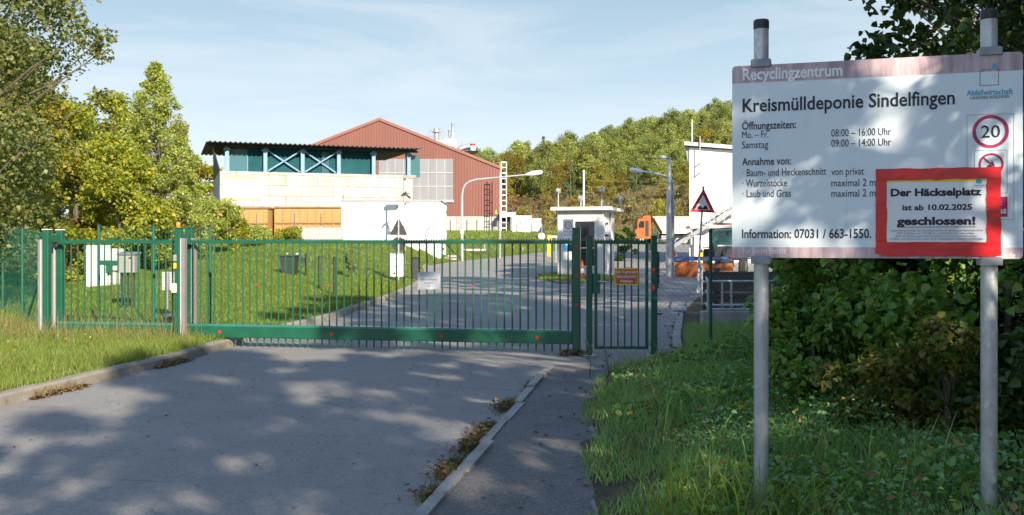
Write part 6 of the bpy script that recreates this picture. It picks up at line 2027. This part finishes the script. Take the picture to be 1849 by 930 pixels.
v, f = leaves(rng, pos[k]+np.array([0,0,0.04]), 0.075, 0.052, droop=0.3, up=0.6, vary=0.5, six=True)
tag(np_mesh('bramble_leaves', v, f, [M['leaf_hazel']]), kind='stuff')
k = (q >= 0.955)
v, f = leaves(rng, pos[k]+np.array([0,0,0.05]), 0.05, 0.03, droop=0.4, up=0.3, vary=0.5)
tag(np_mesh('withered_leaves', v, f, [M['litter']]), kind='stuff')

def blades(name, x, y, h, w, mat, lean=0.45, mats=None):
    n = len(x)
    z = gz_arr(x, y)-0.01
    a = rng.uniform(0, 2*np.pi, n); b = rng.uniform(0, 2*np.pi, n)
    hh = h*rng.uniform(0.55, 1.25, n)
    ln = hh*lean*rng.uniform(0.2, 1.3, n)
    s = np.stack([np.cos(a), np.sin(a), np.zeros(n)], 1)*(w*rng.uniform(.7,1.3,n))[:,None]*0.5
    d = np.stack([np.cos(b), np.sin(b), np.zeros(n)], 1)
    p = np.stack([x, y, z], 1)
    upv = np.stack([np.zeros(n), np.zeros(n), hh], 1)
    m_ = p+upv*0.55+d*(ln*0.35)[:,None]
    tip = p+upv*0.96+d*ln[:,None]
    v = np.stack([p-s, p+s, m_+s*0.75, m_-s*0.75, tip], 1).reshape(-1,3)
    i = np.arange(n)*5
    f = np.concatenate([np.stack([i,i+1,i+2],1), np.stack([i,i+2,i+3],1), np.stack([i+3,i+2,i+4],1)])
    return tag(np_mesh(name, v, f, [mat]), kind='stuff')

# near verge, left of the kerb
x, y = scatter(118000, -14.5, -4.2, 7.2, 16.6, lambda x, y: (xl(y)-x > 0.12+0.06*np.sin(y*7)) & (x > -0.85*y-1.5))
blades('grass', x, y, 0.085+0.10*np.clip(vnoise(x,y,1.9)-0.1,0,1)+0.07*np.clip((y-12)/3,0,1), 0.0075, M['grass'], 0.7)
x, y = scatter(1500, -12, -4.6, 9, 17.0, lambda x, y: (xl(y)-x > 0.5) & (vnoise(x,y,1.3,2) > 0.52))
blades('dry_grass', x, y, 0.34, 0.005, M['dry'], 0.5)
x, y = scatter(900, -9.0, -4.7, 14.2, 15.9, lambda x, y: xl(y)-x > 0.35)
blades('dry_grass', x, y, 0.50, 0.006, M['dry'], 0.5)
x, y = scatter(3000, -12, -4.2, 7.2, 16.6, lambda x, y: (np.abs(xl(y)-x-0.02) < 0.05) & (vnoise(x,y,3,2) > 0.5))
blades('kerb_grass', x, y, 0.09, 0.007, M['dry'], 0.8)
x, y = scatter(260, -12.5, -5.3, 8.5, 15.5, lambda x, y: (xl(y)-x > 0.5) & (x < -6.0))
pos = np.stack([x, y, gz_arr(x,y)+rng.uniform(.10,.22,len(x))],1)
v, f = leaves(rng, pos, 0.035, 0.035, up=2.0)
tag(np_mesh('dandelion_flowers', v, f, [M['flower']]), kind='stuff')
# lawn behind the gate
x, y = scatter(128000, -21, -3.2, 15.6, 34, lambda x, y: (xl(y)-x > 0.16) & (x > -0.72*y-1))
blades('lawn_grass', x, y, 0.085, 0.012, M['grass_lawn'], 0.7)
x, y = scatter(60000, -34, -2, 34, 66, lambda x, y: (xl(y)-x > 0.2) & (x > -0.72*y-1))
blades('lawn_grass', x, y, 0.11, 0.026, M['grass_lawn'], 0.7)
x, y = scatter(42000, -40, 24, 62, 108, lambda x, y: (xl(y)-x > 0.3) & (x > -0.5*y-1))
blades('bank_grass', x, y, 0.22, 0.06, M['grass'], 0.6)
x, y = scatter(9000, 1.2, 5.6, 36, 49, lambda x, y: (((x-ci[0])/2.4)**2+((y-ci[1])/5.0)**2 < 0.75))
o = blades('island_grass', x, y, 0.16, 0.02, M['grass'], 0.6); o.location.z = 0.11
# right verge in the shade
x, y = scatter(60000, 0.2, 5.5, 4.3, 14.2, lambda x, y: (x-xr(y) > 0.07+0.07*np.sin(y*3.3)+0.04*np.sin(y*11)) & (vnoise(x,y,2.2,3)*1.2 > np.clip((x-xr(y)-1.6)/2.2,0.12,0.8)))
blades('verge_grass', x, y, 0.10+0.20*np.clip((x-xr(y))/0.9,0.1,1)*vnoise(x,y,2.8), 0.0075, M['grass_shade'], 0.75)
x, y = scatter(15000, 2.3, 5.2, 13.6, 17.2, lambda x, y: (x-xr(y) > 0.28))
blades('verge_grass', x, y, 0.22, 0.009, M['grass_shade'], 0.7)
x, y = scatter(700, 0.4, 2.6, 4.6, 13.2, lambda x, y: (x-xr(y) > 0.05) & (x-xr(y) < 0.8))
blades('dry_grass', x, y, 0.22, 0.006, M['dry'], 0.5)
x, y = scatter(260, 0.75, 1.75, 4.75, 5.5, lambda x, y: x-xr(y) > 0.25)
blades('tall_grass', x, y, 0.42, 0.011, M['grass_lawn'], 0.9)
x, y = scatter(650, 1.0, 4.6, 4.8, 13.4, lambda x, y: (x-xr(y) > 0.35) & (vnoise(x,y,1.9,5) > 0.45))
blades('tall_grass', x, y, 0.42, 0.010, M['grass_shade'], 0.75)
x, y = scatter(1500, 0.8, 3.6, 4.8, 13.4, lambda x, y: (x-xr(y) > 0.05) & (vnoise(x,y,2.7,8) > 0.55))
blades('dry_grass', x, y, 0.30, 0.006, M['dry'], 0.8)
# moss and weeds along the concrete edging
px_, py2 = [], []
for (yc, n_, sy_, sx_) in ((6.3, 160, .12, .03), (6.95, 700, .16, .05), (7.9, 900, .22, .055), (8.5, 420, .12, .06), (9.65, 650, .17, .06), (11.0, 90, .3, .02)):
    yy = rng.normal(yc, sy_, n_); px_.append(KX(yy)-0.05-np.abs(rng.normal(0, sx_, n_))); py2.append(yy)
x, y = np.concatenate(px_), np.concatenate(py2)
blades('kerb_weeds', x, y, 0.055, 0.009, M['moss'], 0.9).location.z = 0.065
x = KX(y)-0.05-np.abs(rng.normal(0, .09, len(y)))
k = rng.uniform(0, 1, len(x)) < 0.12
pos = np.stack([x[k], y[k], rng.uniform(0.006, 0.05, k.sum())], 1)
v, f = leaves(rng, pos, 0.04, 0.03, up=1.5, droop=0)
tag(np_mesh('leaf_drift', v, f, [M['litter']]), kind='stuff')
# fallen leaves on the path, the verge edge and round the post foot
x, y = scatter(5200, -0.6, 3.2, 4.5, 22, lambda x, y: (rng.uniform(0,1,len(x)) < np.exp(-np.abs(x-xr(y)-0.05)*5.5)*0.55+0.012) & (x > KX(y)+0.1))
pos = np.stack([x, y, np.maximum(gz_arr(x,y), 0.012)+0.006],1)
v, f = leaves(rng, pos, 0.045, 0.035, up=4.0, droop=0)
tag(np_mesh('fallen_leaves', v, f, [M['litter']]), kind='stuff')
x, y = scatter(130, 0.72, 1.15, 13.85, 14.2, lambda x, y: x > 0)
pos = np.stack([x, y, rng.uniform(0.01,0.06,len(x))],1)
v, f = leaves(rng, pos, 0.06, 0.045, up=1.5, droop=0)
tag(np_mesh('leaf_litter', v, f, [M['litter']]), kind='stuff')
x, y = scatter(140, -5.0, 0.4, 5.6, 14, lambda x, y: (x > xl(y)+0.05))
pos = np.stack([x, y, np.full(len(x), 0.012)],1)
v, f = leaves(rng, pos, 0.03, 0.022, up=4.0, droop=0)
tag(np_mesh('leaf_specks', v, f, [M['litter']]), kind='stuff')
yy = rng.uniform(8.6, 14.2, 2600)
xx = xl(yy)+0.012+np.abs(rng.normal(0, 0.055, len(yy)))
k = vnoise(yy, yy*0+2, 2.7, 0.6) > 0.50
pos = np.stack([xx[k], yy[k], rng.uniform(0.006, 0.035, k.sum())], 1)
v, f = leaves(rng, pos, 0.038, 0.026, up=1.5, droop=0)
tag(np_mesh('kerb_litter', v, f, [M['litter']]), kind='stuff')
yy = rng.uniform(8.6, 14.0, 2200)
xx = xl(yy)+np.abs(rng.normal(0, 0.035, len(yy)))
k = vnoise(yy, yy*0+2, 2.7, 0.6) > 0.58
blades('kerb_weeds', xx[k], yy[k], 0.12, 0.008, M['dry'], 0.9).location.z = 0.06
# a few dead weed stalks at the verge edge
for i, (x, y, h) in enumerate(((1.22, 8.0, .42), (1.05, 10.4, .5), (0.95, 11.6, .55))):
    mb = MB(); z = gz(x, y)
    mb.tube([(x,y,z-.02),(x+.02,y+.01,z+h*.5),(x-.03,y,z+h)],[.006,.005,.003],5)
    for k in range(5):
        q = .35+.13*k; a = k*2.2
        mb.tube([(x,y,z+h*q),(x+.07*math.cos(a),y+.07*math.sin(a),z+h*q+.06)],[.003,.002],4)
    st_ = thing('weed_stalk', ['short dead weed stalk standing in the near verge', 'thin dead weed stalk half way along the footpath edge', 'tallest dead weed stalk at the footpath edge near the small gate'][i], 'plant', (x,y,z), 0, 'dead stalks along the footpath')
    mb.build('stem', M['wood'], st_)
    r2 = np.random.default_rng(i); pp = np.array([[0.05*math.cos(k*2.2), 0.05*math.sin(k*2.2), h*(.35+.13*k)+.05] for k in range(5)]*3)+r2.normal(0,.012,(15,3))
    v, f = leaves(r2, pp, .035, .02); np_mesh('dry_leaf', v, f, [M['litter']], parent=st_)

# --- the wooded hill
def far_tree_mesh(name, h, rad, base, nleaf, L, lm, seed, shape, nclump):
    rng_ = np.random.default_rng(seed)
    clumps = []
    for i in range(nclump):
        q = rng_.uniform(0.0, 1.0)
        if shape == 'spire': rr = rad*(1-q)**0.9
        else: rr = rad*math.sqrt(max(0.03, 1-(2*q-0.9)**2*0.95))
        a = rng_.uniform(0, 2*math.pi); dd = rr*rng_.uniform(0.2,1)**0.6
        clumps.append((dd*math.cos(a), dd*math.sin(a), base+(h-base)*q, rad*0.40*rng_.uniform(.55,1.2)*(1-.6*q if shape == 'spire' else 1)))
    pos = clump_points(rng_, clumps, nleaf)
    v, f = leaves(rng_, pos, L, L*0.75, up=0.2)
    tv = []; tf = []
    mbt = MB().tube([(0,0,-.5),(0.1,0,h*.45),(0,0.1,h*.9)],[h*.016,h*.012,h*.004],5)
    # quads only
    tq = [q for q in mbt.f if len(q) == 4]
    tvv = np.array([tuple(a) for a in mbt.v])
    vv = np.concatenate([v, tvv]); ff = np.concatenate([f, np.array(tq)+len(v)])
    mi = np.concatenate([np.zeros(len(f)), np.ones(len(tq))])
    o = np_mesh(name, vv, ff, [lm, M['bark']], midx=mi)
    return o
protos = []
for k in range(4):
    protos.append(('broadleaf_tree', 'green broadleaf tree in the dense wood on the far hillside', far_tree_mesh('broadleaf_tree', 9.5, 2.6, 0.8, 3600, 0.27, M['leaf_hill'], 300+k, 'round', 44)))
for k in range(2):
    protos.append(('golden_tree', 'golden autumn tree in the dense wood on the far hillside', far_tree_mesh('golden_tree', 7.8, 2.2, 0.6, 2800, 0.26, M['leaf_hill_gold'], 310+k, 'round', 36)))
for k in range(2):
    protos.append(('conifer', 'dark slender conifer in the dense wood on the far hillside', far_tree_mesh('conifer', 9.2, 1.9, 0.8, 2600, 0.24, M['leaf_conifer'], 320+k, 'spire', 46)))
rs = random.Random(9)
used = set()
cells = []
Yh = 186.0
while Yh < 276:
    xlo, xhi = -0.030*Yh-2, 0.40*Yh+4
    xx = xlo
    while xx < xhi:
        cells.append((xx+rs.uniform(-1.5,1.5), Yh+rs.uniform(-1.8,1.8))); xx += 4.1
    Yh += 7.2

for (x, y) in cells:
    q = rs.random()
    k = rs.randrange(4) if q < 0.72 else (4+rs.randrange(2) if q < 0.90 else 6+rs.randrange(2))
    if y < 190 and q < 0.4: k = 4+rs.randrange(2)
    nm, lb, src = protos[k]
    s = rs.uniform(0.75, 1.25)*(0.8 if y < 192 else 1.0)
    if k in used:
        o = src.copy(); COL.objects.link(o)
    else:
        o = src; used.add(k)
    o.location = (x, y, gz(x,y)-0.3); o.rotation_euler = (0,0,rs.uniform(0,6.28)); o.scale = (s*rs.uniform(.9,1.1), s*rs.uniform(.9,1.1), s)
    kind_grp = {'broadleaf_tree': 'green trees on the far hillside', 'golden_tree': 'golden trees on the far hillside', 'conifer': 'conifers on the far hillside'}[nm]
    tag(o, lb, 'tree', kind_grp)
# shrubs on the lower slope
sb = [('slope_shrub', 'brownish green shrub on the open lower slope of the hill', far_tree_mesh('slope_shrub', 2.2, 1.5, 0.1, 900, 0.2, M['scrub'], 330, 'round', 10)),
      ('slope_shrub', 'brownish green shrub on the open lower slope of the hill', far_tree_mesh('slope_shrub', 1.7, 1.3, 0.1, 800, 0.19, M['scrub'], 331, 'round', 9)),
      ('red_shrub', 'reddish shrub on the open lower slope of the hill', far_tree_mesh('red_shrub', 2.2, 1.4, 0.1, 900, 0.19, M['scrub_red'], 332, 'round', 10)),
      ('yellow_shrub', 'bright yellow shrub on the open lower slope of the hill', far_tree_mesh('yellow_shrub', 3.2, 1.4, 0.2, 1000, 0.2, M['leaf_hill_gold'], 333, 'round', 12))]
used = set()
for i in range(170):
    y = rs.uniform(126, 184); x = rs.uniform(-0.035*y, 0.235*y)
    q = rs.random(); k = 0 if q < .4 else 1 if q < .7 else 2 if q < .84 else 3
    nm, lb, src = sb[k]
    if k in used: o = src.copy(); COL.objects.link(o)
    else: o = src; used.add(k)
    s = rs.uniform(.6, 1.25)
    o.location = (x, y, gz(x,y)-.15); o.rotation_euler = (0,0,rs.uniform(0,6.28)); o.scale = (s,s,s*rs.uniform(.8,1.2))
    tag(o, lb, 'shrub', {'slope_shrub': 'brown shrubs on the lower slope', 'red_shrub': 'red shrubs on the lower slope', 'yellow_shrub': 'yellow shrubs on the lower slope'}[nm])
x, y = scatter(42000, -8, 46, 112, 186, lambda x, y: (x > -0.04*y) & (x < 0.24*y))
blades('slope_grass', x, y, 0.75, 0.11, M['scrub'], 0.5)
